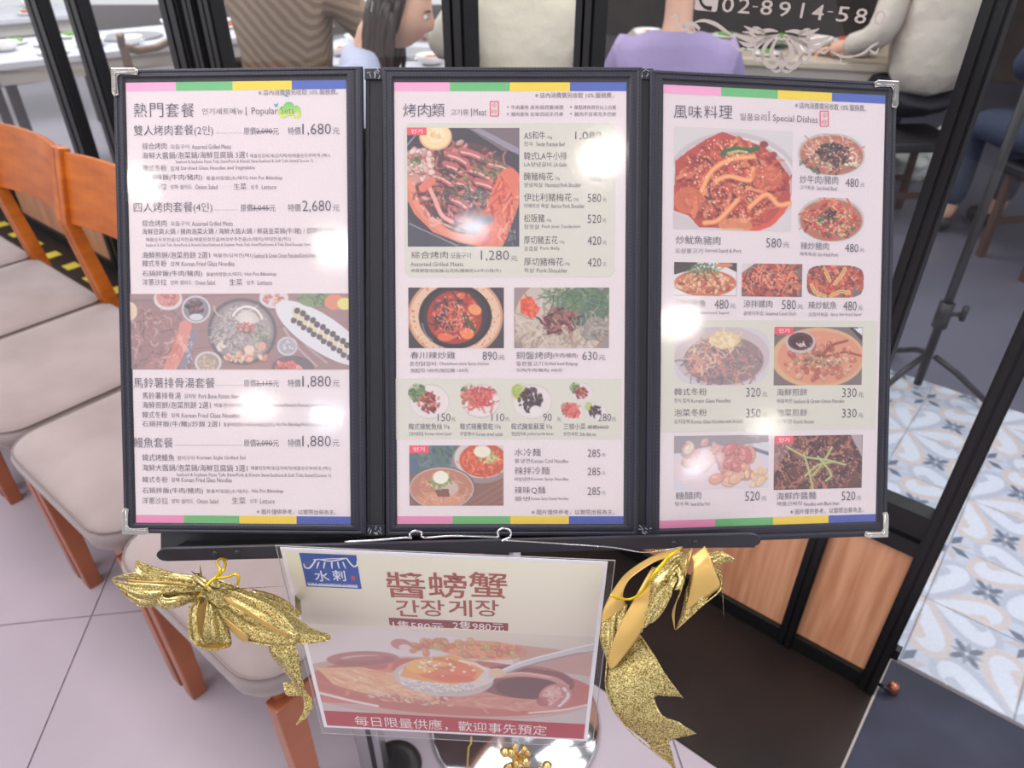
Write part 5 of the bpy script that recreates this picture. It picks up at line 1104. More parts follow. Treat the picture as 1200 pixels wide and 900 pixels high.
for pts in ([(131, 679, D - .0145), (150, 700, D - .016), (166, 711, D - .019), (184, 704, D - .02), (200, 701, D - .02)], [(222, 710, D - .022), (221, 736, D - .024), (228, 754, D - .026), (250, 762, D - .024), (270, 755, D - .016)], [(255, 702, D - .014), (268, 726, D - .02), (290, 750, D - .022), (322, 757, D - .023), (345, 756, D - .018)],
            [(248, 684, D - .006), (276, 694, D - .010), (302, 703, D - .014), (328, 718, D - .018), (350, 744, D - .019)], [(252, 678, D - .002), (284, 690, D - .006), (318, 704, D - .006), (342, 720, D - .008), (366, 737, D - .004), (387, 745, D - .002), (374, 752, D - .014), (348, 755, D - .018)]): rim(pts, bow)
ribbon([(262, 700, D - .022, 264, 706, D - .022), (286, 712, D - .026, 286, 718, D - .024), (310, 728, D - .026, 312, 735, D - .024), (338, 744, D - .022, 338, 748, D - .020)], M_SATIN, bow, 'satin_side')  # added satin strip standing in for the dark slit of a fold

bow2 = wempty('gold_ribbon_bow', 'gold glitter ribbon bow with long forked tails under the right end of the ledge', 'bow', tuple(at(790, 655, .63)))
D = .63
# long tails
ribbon([(718, 770, D - .004, 748, 742, D - .006), (712, 790, D - .010, 762, 762, D - .014, 2), (712, 812, D - .012, 776, 788, D - .020, 3), (718, 832, D - .012, 780, 808, D - .022, 3), (732, 850, D - .012, 764, 816, D - .020, 2)], M_GLIT, bow2, 'ribbon_tail')
ribbon([(762, 762, D - .014, 764, 764, D - .014), (766, 786, D - .0195, 780, 790, D - .022), (765, 815, D - .020, 800, 817, D - .022)], M_GLIT, bow2, 'ribbon_tail')
ribbon([(718, 832, D - .011, 764, 812, D - .018, 2), (734, 851, D - .010, 776, 838, D - .018, 2), (756, 868, D - .008, 800, 850, D - .016, 1), (765, 878, D - .006, 784, 870, D - .012)], M_GLIT, bow2, 'ribbon_tail')
ribbon([(780, 842, D - .017, 784, 868, D - .013), (800, 850, D - .0165, 799, 864, D - .014), (812, 857, D - .016, 816, 860, D - .015)], M_GLIT, bow2, 'ribbon_tail')
ribbon([(762, 876, D - .006, 784, 870, D - .012), (775, 886, D - .004, 788, 884, D - .008), (789, 900, D - .002, 792, 899, D - .003)], M_GLIT, bow2, 'ribbon_tail')
# satin band and left arch
ribbon([(764, 664, D - .008, 786, 668, D - .012), (744, 700, D - .016, 768, 706, D - .02, 1), (724, 738, D - .018, 752, 740, D - .022, 2), (714, 766, D - .014, 724, 778, D - .016), (713, 782, D - .010, 716, 784, D - .012)], M_SATIN, bow2, 'satin_side')
ribbon([(704, 732, D - .004, 735, 708, D - .010), (703, 748, D - .006, 734, 722, D - .012, 1), (708, 766, D - .008, 728, 748, D - .014, 2), (714, 782, D - .010, 722, 770, D - .014)], M_GLIT, bow2)
ribbon([(798, 642, D + .002, 796, 650, D - .006), (768, 650, D, 770, 657, D - .01), (738, 668, D - .002, 744, 673, D - .014), (722, 686, D - .004, 734, 684, D - .014), (708, 712, D - .004, 730, 698, D - .012), (704, 732, D - .004, 735, 712, D - .01)], M_SATIN, bow2, 'satin_side')
# centre glitter loops
ribbon([(800, 646, D - .006, 800, 668, D - .02), (782, 654, D - .014, 784, 690, D - .024, 2), (764, 672, D - .018, 772, 708, D - .026, 2), (760, 700, D - .018, 758, 724, D - .024), (748, 738, D - .02, 752, 742, D - .022)], M_GLIT, bow2)
ribbon([(798, 650, D - .006, 792, 684, D - .028), (786, 662, D - .018, 788, 692, D - .030), (772, 690, D - .02, 786, 700, D - .030, 1), (752, 720, D - .02, 778, 716, D - .028, 2), (748, 740, D - .022, 770, 726, D - .026), ], M_GLIT, bow2)
ribbon([(812, 642, D - .004, 792, 688, D - .026), (808, 658, D - .012, 798, 694, D - .026, 1), (803, 676, D - .018, 790, 712, D - .026), (795, 700, D - .02, 788, 722, D - .022), (790, 714, D - .018, 791, 738, D - .02)], M_SATIN, bow2, 'satin_side')
ribbon([(824, 641, D - .002, 804, 690, D - .016), (830, 655, D - .008, 800, 712, D - .016, 4), (837, 676, D - .014, 796, 726, D - .018, 5), (845, 686, D - .02, 792, 738, D - .02, 2)], M_GLIT, bow2)
ribbon([(826, 640, D - .010, 810, 652, D - .012), (832, 652, D - .018, 812, 668, D - .02, 1), (838, 668, D - .022, 808, 694, D - .022, 1), (846, 688, D - .021, 804, 716, D - .022)], M_SATIN, bow2, 'satin_side')
ribbon([(800, 650, D - .012, 790, 664, D - .016), (808, 644, D - .018, 796, 688, D - .03), (812, 642, D - .016, 790, 692, D - .03)], M_GLIT, bow2)
ribbon([(830, 648, D + .004, 834, 662, D), (846, 646, D + .004, 846, 656, D), (862, 656, D + .002, 858, 658, D), (850, 652, D - .006, 846, 660, D - .006), (838, 664, D - .008, 838, 674, D - .008), (846, 672, D - .012, 846, 684, D - .014), (840, 682, D - .008, 838, 688, D - .01)], M_GLIT, bow2)
bm = bmesh.new()
for o_ in (0, .9, -.9):
    tube(bm, [at(u_ + o_, v_, d_) for u_, v_, d_ in spline([(798, 642, D - .012), (786, 650, D - .022), (776, 662, D - .026), (764, 676, D - .028), (755, 690, D - .022), (740, 702, D - .018), (722, 700 + o_, D - .016), (716, 697, D - .016)], 5)], .0009, 6)
wfix(fin('twist_tie', bm, M_CORD, bow2, smooth=True))
for pts in ([(824, 641, D - .004), (832, 658, D - .012), (846, 687, D - .022), (820, 712, D - .024), (792, 738, D - .022)], [(750, 744, D - .008), (766, 768, D - .017), (782, 795, D - .022), (800, 818, D - .0225)], [(711, 775, D - .008), (711, 812, D - .013), (732, 850, D - .013), (765, 880, D - .007), (790, 899, D - .003)]): rim(pts, bow2)
# small gold cord hanging in front of the foot, gold ornament and a second chrome post
bm = bmesh.new(); a_ = at(549, 876, .835); tube(bm, [PO.p(PO.loc(552, 862)[0], PO.loc(552, 866)[1], -.002), a_ + Vector((.003, 0, .008)), a_, a_ + Vector((-.004, 0, -.06))], .0011, 6)
wfix(fin('gold_thread', bm, M_CORD, poster, smooth=True))
fg = on_z(604, 905, .02); orn = wempty('gold_ornament', 'small shiny gold branch ornament lying on the chrome disc foot', 'ornament', tuple(fg))
bm = bmesh.new(); rr_ = random.Random(4)
tube(bm, [(0, 0, .0), (.002, .006, .03), (-.004, .012, .055), (.001, .016, .075)], [.012, .009, .007, .004], 10)
for k in range(9):
    p = Vector((rr_.uniform(-.024, .026), rr_.uniform(-.006, .02), rr_.uniform(.004, .07))); bmesh.ops.create_uvsphere(bm, u_segments=10, v_segments=8, radius=rr_.uniform(.006, .011), matrix=Matrix.Translation(p))
    tube(bm, [(0, .008, p.z * .8), tuple(p)], .003, 6)
bmesh.ops.create_uvsphere(bm, u_segments=10, v_segments=8, radius=.011, matrix=Matrix.Translation((.062, .004, .014))); tube(bm, [(.0, .004, .008), (.03, .0, .006), (.062, .004, .012)], .004, 6)
fin('gold_branch', bm, mat('polished_gold', lin(226, 196, 130), .18, 1), orn, smooth=True)
# ------------------------------------------------------------------ people (seated diners behind the glass)
def skin_obj(name, V, E_, rad, m, parent, sub=1, root=0):
    me = bpy.data.meshes.new(name); me.from_pydata([tuple(v_) for v_ in V], E_, [])
    o = bpy.data.objects.new(name, me); COL.objects.link(o)
    sk = o.modifiers.new('s', 'SKIN'); sk.use_smooth_shade = True
    for i, r_ in enumerate(rad):
        r_ = r_ if isinstance(r_, tuple) else (r_, r_)
        me.skin_vertices[0].data[i].radius = r_; me.skin_vertices[0].data[i].use_root = (i == root)
    if sub: ss = o.modifiers.new('b', 'SUBSURF'); ss.levels = sub
    bpy.context.view_layer.update()
    m2 = bpy.data.meshes.new_from_object(o.evaluated_get(bpy.context.evaluated_depsgraph_get()))
    bpy.data.objects.remove(o); bpy.data.meshes.remove(me); m2.name = name
    m2.materials.clear(); m2.shade_smooth(); return link(name, m2, parent, m)
def person(label, loc, rz, shirt, trous, hairc, pose=None, hair='short', lean=.06, skinc=M_SKIN, group=None, scale=1.0):
    """seated on a 0.46 m seat, facing local +Y"""
    t = wempty('person', label, 'person', loc, rz, group)
    pose = pose or {}
    L_ = lean
    pel = (0, 0, .54); spn = (0, L_ * .4, .72); cst = (0, L_, .92); nb = (0, L_ + .02, 1.05); nk = (0, L_ + .04, 1.11)
    hd = pose.get('head', (0, L_ + .07, 1.21)); ht = pose.get('head_top', (hd[0], hd[1] + .005, hd[2] + .09))
    V = [pel, spn, cst, nb, nk, hd, ht]; Rr = [(.11, .08), (.10, .07), (.10, .06), (.05, .045), (.050, .050), (.052, .052), (.03, .03)]; E_ = [(0, 1), (1, 2), (2, 3), (3, 4), (4, 5), (5, 6)]
    arms = {}
    for s in (-1, 1):
        key = 'R' if s > 0 else 'L'
        sh = (s * .165, L_, .985); el = pose.get('el' + key, (s * .235, L_ + .10, .77)); wr = pose.get('wr' + key, (s * .15, L_ + .33, .80))
        hv = Vector(wr) - Vector(el); hv.normalize(); pm = tuple(Vector(wr) + hv * .07); arms[key] = (sh, el, wr, pm, hv)
        b_ = len(V); V += [sh, el, wr, pm]; Rr += [.034, .030, .027, (.034, .018)]; E_ += [(2, b_), (b_, b_ + 1), (b_ + 1, b_ + 2), (b_ + 2, b_ + 3)]
        b_ = len(V); V += [(s * .09, .04, .52), (s * .13, .42, .50), (s * .13, .40, .09), (s * .13, .50, .045)]; Rr += [.06, .045, .036, .034]; E_ += [(0, b_), (b_, b_ + 1), (b_ + 1, b_ + 2), (b_ + 2, b_ + 3)]
    bo = skin_obj('body', V, E_, Rr, skinc, t)
    H_ = Vector(hd) + Vector((0, 0, .03)); FM = Matrix.Translation(H_) @ Matrix.Rotation(pose.get('face', 0.0), 4, 'Z') @ Matrix.Rotation(-pose.get('nod', 0.0), 4, 'X')
    bm = bmesh.new(); bm.from_mesh(bo.data); hs = bmesh.ops.create_uvsphere(bm, u_segments=44, v_segments=36, radius=1)['verts']
    def G_(c, p, s_): return math.exp(-((c[0] - p[0]) ** 2 + (c[1] - p[1]) ** 2) / (s_ * s_))
    for v_ in hs:
        d_ = v_.co.copy(); z = d_.z; fr_ = max(0, d_.y)
        wx = .074 * (1 - .30 * max(0, -z) ** 1.6); wy = .094 * (1 - .16 * max(0, -z)); x, y, zz = d_.x * wx, d_.y * wy, z * .113
        if d_.y > 0:
            ax = abs(x)
            y += .020 * G_((x, zz), (0, -.022), .013) + .013 * G_((x, zz), (0, -.004), .010) + .008 * G_((x, zz), (0, .012), .010)   # nose
            y += .0065 * G_((x, zz), (0, -.056), .017) + .006 * G_((x, zz), (0, -.092), .018)                                    # lips and chin
            y -= .009 * G_((ax, zz), (.030, .010), .014); y += .004 * G_((ax, zz), (.028, .030), .014) + .004 * G_((ax, zz), (.042, -.024), .02)
        v_.co = FM @ Vector((x, y, zz))
    bm.to_mesh(bo.data); bm.free(); bo.data.shade_smooth()
    for s in (-1, 1):
        sh, el, wr, pm, hv = arms['R' if s > 0 else 'L']; side = hv.cross(Vector((0, 0, 1)))
        side = side.normalized() if side.length > .1 else Vector((1, 0, 0)); dn = side.cross(hv).normalized() * -1
        if dn.z > 0: dn = -dn
        FV, FE, FR = [], [], []
        for k, ln in enumerate((.068, .078, .074, .058)):
            o_ = Vector(pm) + side * ((k - 1.5) * .019) - hv * .02
            ch = [o_, o_ + hv * .03, o_ + hv * (.03 + ln * .55) + dn * .012, o_ + hv * (.03 + ln * .85) + dn * .035]
            fo = skin_obj('finger', ch, [(0, 1), (1, 2), (2, 3)], [.010, .0095, .0085, .0075], skinc, t)
        o_ = Vector(wr) + hv * .03 - side * s * .02
        skin_obj('thumb', [o_, o_ - side * s * .022 + hv * .02, o_ - side * s * .034 + hv * .05 + dn * .008, o_ - side * s * .034 + hv * .075 + dn * .02], [(0, 1), (1, 2), (2, 3)], [.012, .011, .010, .008], skinc, t)
    # clothes
    V = [(0, -.01, .50), spn, cst, (0, L_ + .018, 1.045)]; Rr = [(.185, .16), (.165, .13), (.160, .12), (.085, .08)]; E_ = [(0, 1), (1, 2), (2, 3)]
    for s in (-1, 1):
        sh, el, wr, pm, hv = arms['R' if s > 0 else 'L']; b_ = len(V)
        V += [sh, el, tuple(Vector(wr) - hv * .02)]; Rr += [.072, .062, .045]; E_ += [(2, b_), (b_, b_ + 1), (b_ + 1, b_ + 2)]
    skin_obj('shirt', V, E_, Rr, shirt, t)
    V = [(0, 0, .545), (0, .02, .50)]; Rr = [(.165, .13), (.15, .11)]; E_ = [(0, 1)]
    for s in (-1, 1):
        b_ = len(V); V += [(s * .09, .06, .52), (s * .13, .42, .50), (s * .13, .40, .12)]; Rr += [.10, .073, .055]; E_ += [(1, b_), (b_, b_ + 1), (b_ + 1, b_ + 2)]
    skin_obj('trousers', V, E_, Rr, trous, t)
    for s in (-1, 1):
        skin_obj('shoe', [(s * .13, .37, .045), (s * .13, .45, .04), (s * .13, .56, .035)], [(0, 1), (1, 2)], [.045, .045, .038], M_DPLAST, t)
    for k in (-1, 1):
        bm = bmesh.new(); bmesh.ops.create_uvsphere(bm, u_segments=12, v_segments=8, radius=.0115, matrix=FM @ Matrix.Translation((k * .030, .0745, .009))); e_ = fin('eye', bm, ink(226, 222, 220, .2), t, smooth=True)
        bm = bmesh.new(); bmesh.ops.create_uvsphere(bm, u_segments=10, v_segments=8, radius=.006, matrix=FM @ Matrix.Translation((k * .030, .0810, .008))); fin('iris', bm, ink(44, 30, 26, .2), e_, smooth=True)
        bm = bmesh.new(); tube(bm, [FM @ Vector((k * .016, .088, .026)), FM @ Vector((k * .030, .086, .031)), FM @ Vector((k * .046, .074, .026))], [.002, .0032, .0015], 6); fin('eyebrow', bm, hairc, t, smooth=True)
        bm = bmesh.new(); bmesh.ops.create_uvsphere(bm, u_segments=10, v_segments=8, radius=1, matrix=FM @ Matrix.Translation((k * .073, -.002, -.004)) @ Matrix.Diagonal((.009, .018, .030, 1))); fin('ear', bm, skinc, t, smooth=True)
    bm = bmesh.new(); tube(bm, [FM @ Vector((-.022, .0845, -.056)), FM @ Vector((0, .0965, -.055)), FM @ Vector((.022, .0845, -.056))], [.002, .0055, .002], 8); fin('mouth', bm, ink(190, 100, 100), t, smooth=True)
    # hair
    bm = bmesh.new(); bmesh.ops.create_uvsphere(bm, u_segments=28, v_segments=20, radius=1)
    for v_ in list(bm.verts):
        if v_.co.y > .30 and v_.co.z < .42: bm.verts.remove(v_)
    for v_ in list(bm.verts):
        if v_.is_valid and v_.co.z < -.72: bm.verts.remove(v_)
    for v_ in bm.verts:
        n_ = 1 + .07 * noise.noise(v_.co * 5 + Vector((loc[0], 0, 0))); v_.co = FM @ Vector((v_.co.x * .086 * n_, v_.co.y * .102 * n_ - .008, v_.co.z * .112 * n_ + .018))
    fin('hair', bm, hairc, t, smooth=True)
    if hair == 'long':
        rr_ = random.Random(int(loc[0] * 100)); bm = bmesh.new()
        for k in range(110):
            a_ = R(rr_.uniform(95, 445) if False else rr_.uniform(20, 340) + 90); x = .088 * math.cos(a_); y = .098 * math.sin(a_)
            if y > .0: continue
            z0 = rr_.uniform(-.02, .06); fl = rr_.uniform(.9, 1.25); drop = rr_.uniform(.26, .40)
            pts = [FM @ Vector((x, y, z0)), FM @ Vector((x * 1.08, y * 1.05 + .01, z0 - .10)), FM @ Vector((x * fl * 1.1, y * 1.05 + .03 + rr_.uniform(-.01, .02), z0 - .2)), FM @ Vector((x * fl * 1.15 + rr_.uniform(-.02, .02), y + .04 + rr_.uniform(-.02, .03), z0 - drop))]
            tube(bm, [tuple(q) for q in spline(pts, 3)], [.011, .011, .011, .011, .011, .01, .01, .008, .006, .003][:10], 5)
        o = fin('hair_strands', bm, hairc, t, smooth=True); o['kind'] = 'stuff'
    t.scale = (scale,) * 3
    return t
def stripes(name, c1, c2, scale, rot, rough=.8):
    m = mat(name, c1, rough, bump=(60, .3, .004)); nt = m.node_tree; N = nt.nodes; L = nt.links; p = N['Principled BSDF']
    tc = N.new('ShaderNodeTexCoord'); mp = N.new('ShaderNodeMapping'); mp.inputs['Rotation'].default_value = rot; wv = N.new('ShaderNodeTexWave'); wv.inputs['Scale'].default_value = scale; wv.inputs['Distortion'].default_value = 2
    r = N.new('ShaderNodeValToRGB'); r.color_ramp.elements[0].color = c1; r.color_ramp.elements[1].color = c2; r.color_ramp.elements[0].position = .35; r.color_ramp.elements[1].position = .6
    L.new(tc.outputs['Object'], mp.inputs[0]); L.new(mp.outputs[0], wv.inputs[0]); L.new(wv.outputs[0], r.inputs[0]); L.new(r.outputs[0], p.inputs['Base Color']); return m
HB = mat('dark_brown_hair', lin(56, 36, 30), .45, var=(40, lin(36, 24, 22), 4)); HK = mat('black_hair', lin(30, 26, 28), .45)
M_BCOAT = stripes('brown_striped_coat', lin(150, 128, 108), lin(122, 100, 84), 11, (.3, .9, .5))
M_CREAM = mat('cream_cotton', lin(206, 200, 182), .8, bump=(14, .5, .02)); M_BEIGE = mat('beige_trouser_cloth', lin(190, 178, 156), .85, bump=(12, .5, .02))
M_LAV = mat('lavender_knit', lin(150, 136, 176), .9, bump=(10, .4, .02)); M_GREYC = mat('pale_grey_coat', lin(196, 188, 178), .85, bump=(9, .6, .03)); M_NAVY = mat('navy_denim', lin(48, 56, 78), .8, bump=(20, .5, .01)); M_DKT = mat('dark_trouser_cloth', lin(38, 38, 46), .85); M_LB = mat('pale_blue_blouse', lin(176, 180, 204), .8)
def ray_y(u, v, Y):
    r = ray(u, v); return CAM + r * (Y / r.y)
def gx_(u, Y, z): # x of a point seen in column u at distance Y and height z
    dep = Y * math.cos(PITCH) + (CAM.z - z) * math.sin(PITCH); return (u - 600) / F * dep
def stool(loc, rz, label):
    t = wempty('dining_stool', label, 'stool', loc, rz, 'dark stools under the diners')
    bm = bmesh.new(); box(bm, -.19, -.18, .40, .19, .18, .455); bmesh.ops.recalc_face_normals(bm, faces=bm.faces); fin('seat', bm, M_DPLAST, t, bevel=.015)
    for x in (-.15, .15):
        for y in (-.14, .14): boxo('leg', (x - .016, y - .016, 0, x + .016, y + .016, .40), mat('dark_stained_wood', lin(70, 46, 36), .5) if 'dark_stained_wood' not in MATS else MATS['dark_stained_wood'], t, .003)
    for y in (-.14, .14): boxo('stretcher', (-.14, y - .01, .16, .14, y + .01, .19), MATS['dark_stained_wood'], t, .002)
PEO = [
 ('person in a brown striped coat seen from behind, left of the long-haired diner', (gx_(328, 3.25, .95), 3.25), R(-18), M_BCOAT, M_DKT, HK, {'elR': (.30, .16, .80), 'wrR': (.20, .40, .84)}, 'short', 1.18),
 ('person in a pale blue blouse with long brown hair bending over the table', (gx_(408, 2.62, 1.0), 2.55), R(-90), M_LB, M_DKT, HB, {'head': (0, .20, 1.12), 'nod': .35}, 'long', 1.0),
 ('person in a cream shirt sitting between the two slim middle posts', (gx_(618, 3.0, .95), 3.0), R(12), M_CREAM, M_BEIGE, HK, {'elL': (-.28, .10, .84), 'elR': (.28, .14, .86)}, 'short', 1.15),
 ('person in a lavender sweater with dark hair seen from behind, beside the phone number', (gx_(792, 2.62, 1.0), 2.62), R(-8), M_LAV, M_DKT, HB, {}, 'short', 1.02),
 ('person in a pale grey coat reaching left over the table, behind the right door', (gx_(1100, 3.75, .9), 3.75), R(4), M_GREYC, M_DKT, HK, {'elL': (-.22, .02, .74), 'wrL': (-.27, .22, .68), 'wrR': (.14, .28, .68)}, 'short', 1.2),
 ('person in navy jacket at the right picture edge beside the tripod sign', (gx_(1275, 3.2, .7), 3.15), R(10), M_NAVY, M_NAVY, HK, {'wrL': (-.10, .22, .74), 'wrR': (.10, .22, .74)}, 'short', 1.1)]
for lb, (x, y), rz, sh, tr, hc, ps, hr, s_ in PEO:
    person(lb, (x, y, 0), rz, sh, tr, hc, ps, hr, scale=s_)
    stool((x, y, 0), rz, 'dark low stool under the diner in ' + lb.split(' in a ')[-1].split(' with ')[-1].split(' in ')[-1].split(' seen')[0].split(' sitting')[0].split(' reaching')[0].split(' at the')[0])

# ------------------------------------------------------------------ dining tables and what is on them
M_TOP = mat('pale_marble_top', lin(206, 206, 214), .18, var=(4, lin(186, 186, 196), 6)); M_TOPW = mat('pale_wood_top', lin(196, 184, 168), .3, var=(5, lin(182, 168, 150), 4)); M_CER = mat('white_porcelain', lin(236, 234, 232), .15); M_STEEL = mat('steel_bowl', (.7, .7, .72, 1), .2, 1)
def table(label, cx, cy, lx, ly, rz, top):
    t = wempty('dining_table', label, 'table', (cx, cy, 0), rz, 'tables in the dining room')
    boxo('tabletop', (-lx / 2, -ly / 2, .715, lx / 2, ly / 2, .75), top, t, .006); boxo('edge_apron', (-lx / 2 + .03, -ly / 2 + .03, .64, lx / 2 - .03, ly / 2 - .03, .715), mat('table_apron', lin(188, 182, 174), .5) if 'table_apron' not in MATS else MATS['table_apron'], t)
    for sx in (-1, 1):
        for sy in (-1, 1): boxo('leg', (sx * (lx / 2 - .07) - .025, sy * (ly / 2 - .07) - .025, 0, sx * (lx / 2 - .07) + .025, sy * (ly / 2 - .07) + .025, .64), M_DPLAST, t, .003)
    bm = bmesh.new(); lathe(bm, [(.17, .752), (.18, .758), (.165, .760), (.02, .754)], 36); fin('grill_plate', bm, M_STEEL, t, smooth=True)
    return t
def put_dish(kind, x, y, z, label, group, r_=.08, food=None):
    t = wempty(kind, label, 'bowl' if kind == 'bowl' else 'plate', (x, y, z), 0, group); bm = bmesh.new()
    pr = [(r_ * .5, .0), (r_ * .75, .012), (r_, .045), (r_ * .96, .045), (r_ * .7, .016), (.005, .010)] if kind == 'bowl' else [(r_ * .6, 0), (r_, .014), (r_ * .97, .017), (r_ * .62, .006), (.005, .005)]
    lathe(bm, pr, 28); fin('dish', bm, M_CER, t, smooth=True)
    bm = bmesh.new(); rr_ = random.Random(int(x * 1000 + y * 77))
    for k in range(14):
        a_, q = rr_.random() * 6.28, rr_.random() * r_ * .5; bmesh.ops.create_icosphere(bm, subdivisions=1, radius=rr_.uniform(.012, .02), matrix=Matrix.Translation((q * math.cos(a_), q * math.sin(a_), .022 if kind != 'bowl' else .03)) @ Matrix.Diagonal((1, 1, .6, 1)))
    o = fin('food', bm, food, t, smooth=True); o['kind'] = 'stuff'
FD = [mat('leafy_food', lin(96, 150, 60), .6), mat('reddish_food', lin(196, 80, 50), .5), mat('pale_food', lin(232, 214, 170), .5)]
ORD = ['first', 'second', 'third', 'fourth', 'fifth', 'sixth', 'seventh', 'eighth', 'ninth', 'tenth', 'eleventh', 'twelfth', 'thirteenth', 'fourteenth']
rr_ = random.Random(11)
TB = [('pale marble table with bright dishes seen left of the block of posts', -2.25, 4.7, 1.6, .8, R(40), M_TOP, 12), ('pale marble table behind the two leftmost slim posts', -3.9, 5.6, 1.5, .8, R(40), M_TOP, 9),
      ('dining table in front of the brown striped coat', -.55, 4.15, 1.2, .75, R(-18), M_TOP, 7), ('dining table in front of the cream shirt', -.05, 3.75 + .35, .1, .1, 0, M_TOP, 0),
      ('table under the phone number with dishes and leafy greens', 1.36, 4.42, 1.5, .8, R(-16), M_TOPW, 14)]
SH = dict(zip([t_[0] for t_ in TB], ['marble table', 'far left table', 'centre table', '', 'right table']))
for lb, cx, cy, lx, ly, rz, tp, nd in TB:
    if nd == 0: continue
    table(lb, cx, cy, lx, ly, rz, tp)
    spots = []
    for k in range(400):
        if len(spots) >= nd: break
        u_, v_ = rr_.uniform(-lx / 2 + .1, lx / 2 - .1), rr_.uniform(-ly / 2 + .1, ly / 2 - .1)
        if math.hypot(u_, v_) < .27 or any(math.hypot(u_ - a_, v_ - b_) < .19 for a_, b_ in spots): continue
        spots.append((u_, v_))
    P_ = [(cx + u_ * math.cos(rz) - v_ * math.sin(rz), cy + u_ * math.sin(rz) + v_ * math.cos(rz)) for u_, v_ in spots]
    P_.sort(key=lambda p: p[0] / (p[1] * .83 + .4))
    for k, (X, Y) in enumerate(P_):
        kd = 'bowl' if rr_.random() < .5 else 'plate'; fd = rr_.randrange(3)
        put_dish(kd, X, Y, .7505, '%s from the left, a white %s of %s food, on the %s' % (ORD[k], kd, ('leafy green', 'red', 'pale')[fd], SH[lb]), 'dishes on the ' + SH[lb], rr_.uniform(.065, .085), FD[fd])
# wooden chair back inside, seen left of the post block
M_DKW = mat('dark_walnut', lin(112, 82, 60), .45)
t = wempty('wooden_chair', 'brown bentwood chair seen through the glass left of the post block', 'chair', (-1.88, 4.2, 0), R(60))
bm = bmesh.new(); tube(bm, [(-.2, 0, .86), (-.17, .06, .80), (-.06, .10, .76), (.06, .10, .76), (.17, .06, .80), (.2, 0, .86)], .02, 8); fin('back_hoop', bm, M_DKW, t, smooth=True)
boxo('seat', (-.2, -.35, .42, .2, .08, .46), M_DKW, t, .01)
for x in (-.17, .17):
    boxo('leg', (x - .017, -.33, 0, x + .017, -.296, .42), M_DKW, t, .003); boxo('rear_leg', (x - .017, .03, 0, x + .017, .064, .80), M_DKW, t, .003)
# tripod sign stand and bag on the floor at the right
tb = on_z(1073, 455); trp = wempty('tripod_stand', 'black tripod stand seen through the narrow glass bay at the right', 'stand', tuple(tb))
M_TRI = mat('tripod_black', lin(26, 26, 30), .45)
bm = bmesh.new(); tube(bm, [(0, 0, .02), (0, 0, 1.15)], .014, 12); fin('pole', bm, M_TRI, trp, smooth=True)
bm = bmesh.new(); tube(bm, [(0, 0, .25), (0, 0, .34)], .024, 12); fin('clamp_collar', bm, M_TRI, trp, smooth=True)
bm = bmesh.new(); tube(bm, [(.0, 0, .30), (.06, -.01, .30)], .008, 8); tube(bm, [(.06, -.01, .28), (.06, -.01, .33)], .010, 8); fin('clamp_knob', bm, M_TRI, trp, smooth=True)
for k in range(3):
    a_ = R(-35 + 120 * k); c_, s2 = math.cos(a_), math.sin(a_)
    bm = bmesh.new(); tube(bm, [(.02 * c_, .02 * s2, .14), (.10 * c_, .10 * s2, .10), (.24 * c_, .24 * s2, .01)], .010, 8); fin('leg', bm, M_TRI, trp, smooth=True)
bg = on_z(1062, 205); bag = wempty('plastic_bag', 'crumpled white plastic bag on the floor below the grey coat', 'bag', tuple(bg))
bm = bmesh.new(); bmesh.ops.create_icosphere(bm, subdivisions=4, radius=1)
for v_ in bm.verts:
    n_ = 1 + .35 * noise.noise(v_.co * 2.3) + .16 * noise.noise(v_.co * 6); v_.co = Vector((v_.co.x * .24 * n_, v_.co.y * .16 * n_, max(0, v_.co.z * .13 * n_ + .10)))
fin('bag_body', bm, mat('white_plastic', lin(206, 208, 204), .35, bump=(30, .6, .02)), bag, smooth=True)
bm = bmesh.new(); tube(bm, [tuple(q) for q in spline([(.05, 0, .18), (.10, 0, .27), (.16, .02, .28), (.17, .02, .17)], 5)], .008, 6); fin('bag_handle', bm, MATS['white_plastic'], bag, smooth=True)
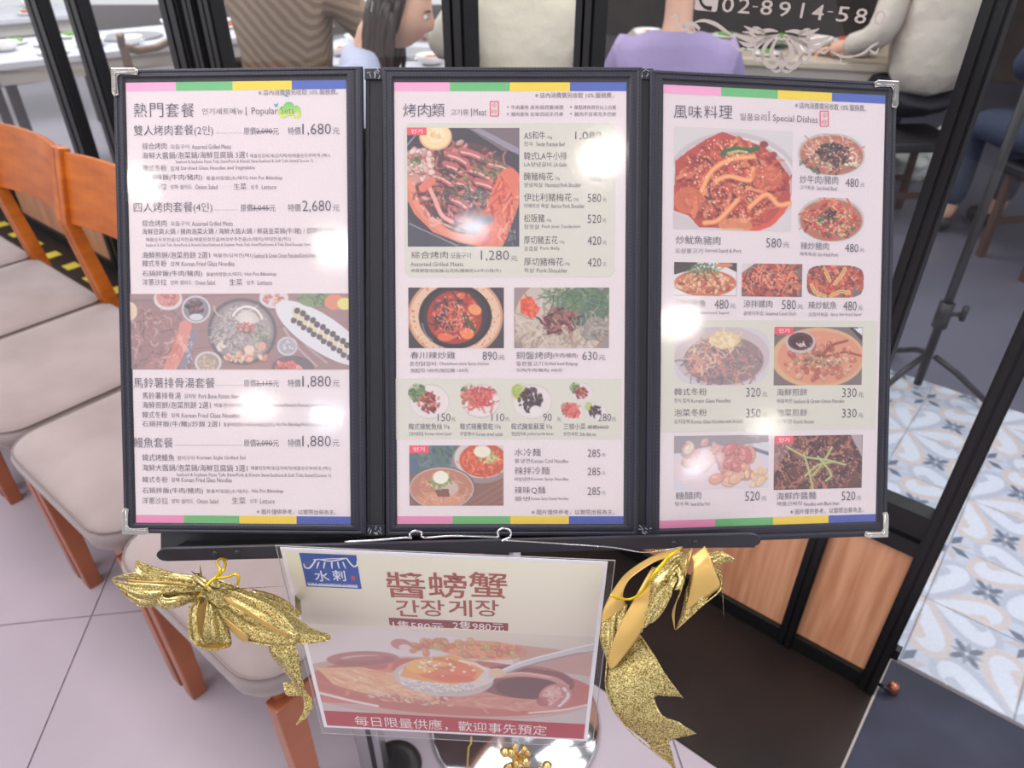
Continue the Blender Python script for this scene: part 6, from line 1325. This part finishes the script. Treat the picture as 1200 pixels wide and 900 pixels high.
# back wall, side wall and ceiling of the dining room and arcade; recessed downlights
wb = wbox('wall_back', -3.5, 7.2, 0, 8, 7.3, 3.1, mat('dark_brown_wall', lin(74, 62, 58), .7, var=(3, lin(60, 50, 48), 3)), None); struct(wb)
cl = struct(boxo('ceiling', (-7, -8, 3.1, 7, 13, 3.2), mat('white_ceiling', lin(206, 204, 204), .9), None))
def reflect_spot(sheet, u, v):
    d = ray(u, v).normalized(); x, y = sheet.loc(u, v); p = sheet.p(x, y); n_ = sheet.n; r = d - n_ * (2 * d.dot(n_)); 
    return p + r * ((3.08 - p.z) / r.z)
M_LAMP = mat('downlight_glow', (1, 1, 1, 1), .5, emit=((1, .93, .80, 1), 60)); M_LAMPC = mat('cool_downlight_glow', (1, 1, 1, 1), .5, emit=((.80, .90, 1, 1), 60)); M_RING = mat('downlight_ring', lin(220, 220, 220), .4)
for sh_, u_, v_, rad, cool, where in ((LFT, 300, 478, .12, 0, 'left page just above the eel set'), (LFT, 405, 292, .10, 0, 'left page edge beside the four person set'), (LFT, 395, 488, .12, 1, 'left page as a bluish patch'), (LFT, 148, 216, .07, 0, 'outer edge of the left page'),
        (MID, 556, 270, .06, 1, 'grilled meat photo'), (MID, 712, 185, .10, 0, 'grey price panel of the middle page'), (RGT, 786, 378, .14, 0, 'inner edge of the right page'), (RGT, 897, 497, .12, 0, 'right page between two noodle dishes'), (RGT, 815, 548, .16, 1, 'sweet and sour pork photo')):
    p = reflect_spot(sh_, u_, v_)
    t = wempty('ceiling_downlight', 'ceiling downlight mirrored on the ' + where, 'lamp', (p.x, p.y, 3.1), 0, 'downlights above the arcade')
    bm = bmesh.new(); lathe(bm, [(rad, -.012), (rad, -.006)], 28); fin('lens', bm, M_LAMPC if cool else M_LAMP, t)
    bm = bmesh.new(); lathe(bm, [(rad + .02, 0), (rad + .02, -.010), (rad + .002, -.010), (rad + .002, 0)], 28); fin('ring', bm, M_RING, t)
bpy.data.objects.remove(_fo); bpy.data.curves.remove(_fc)
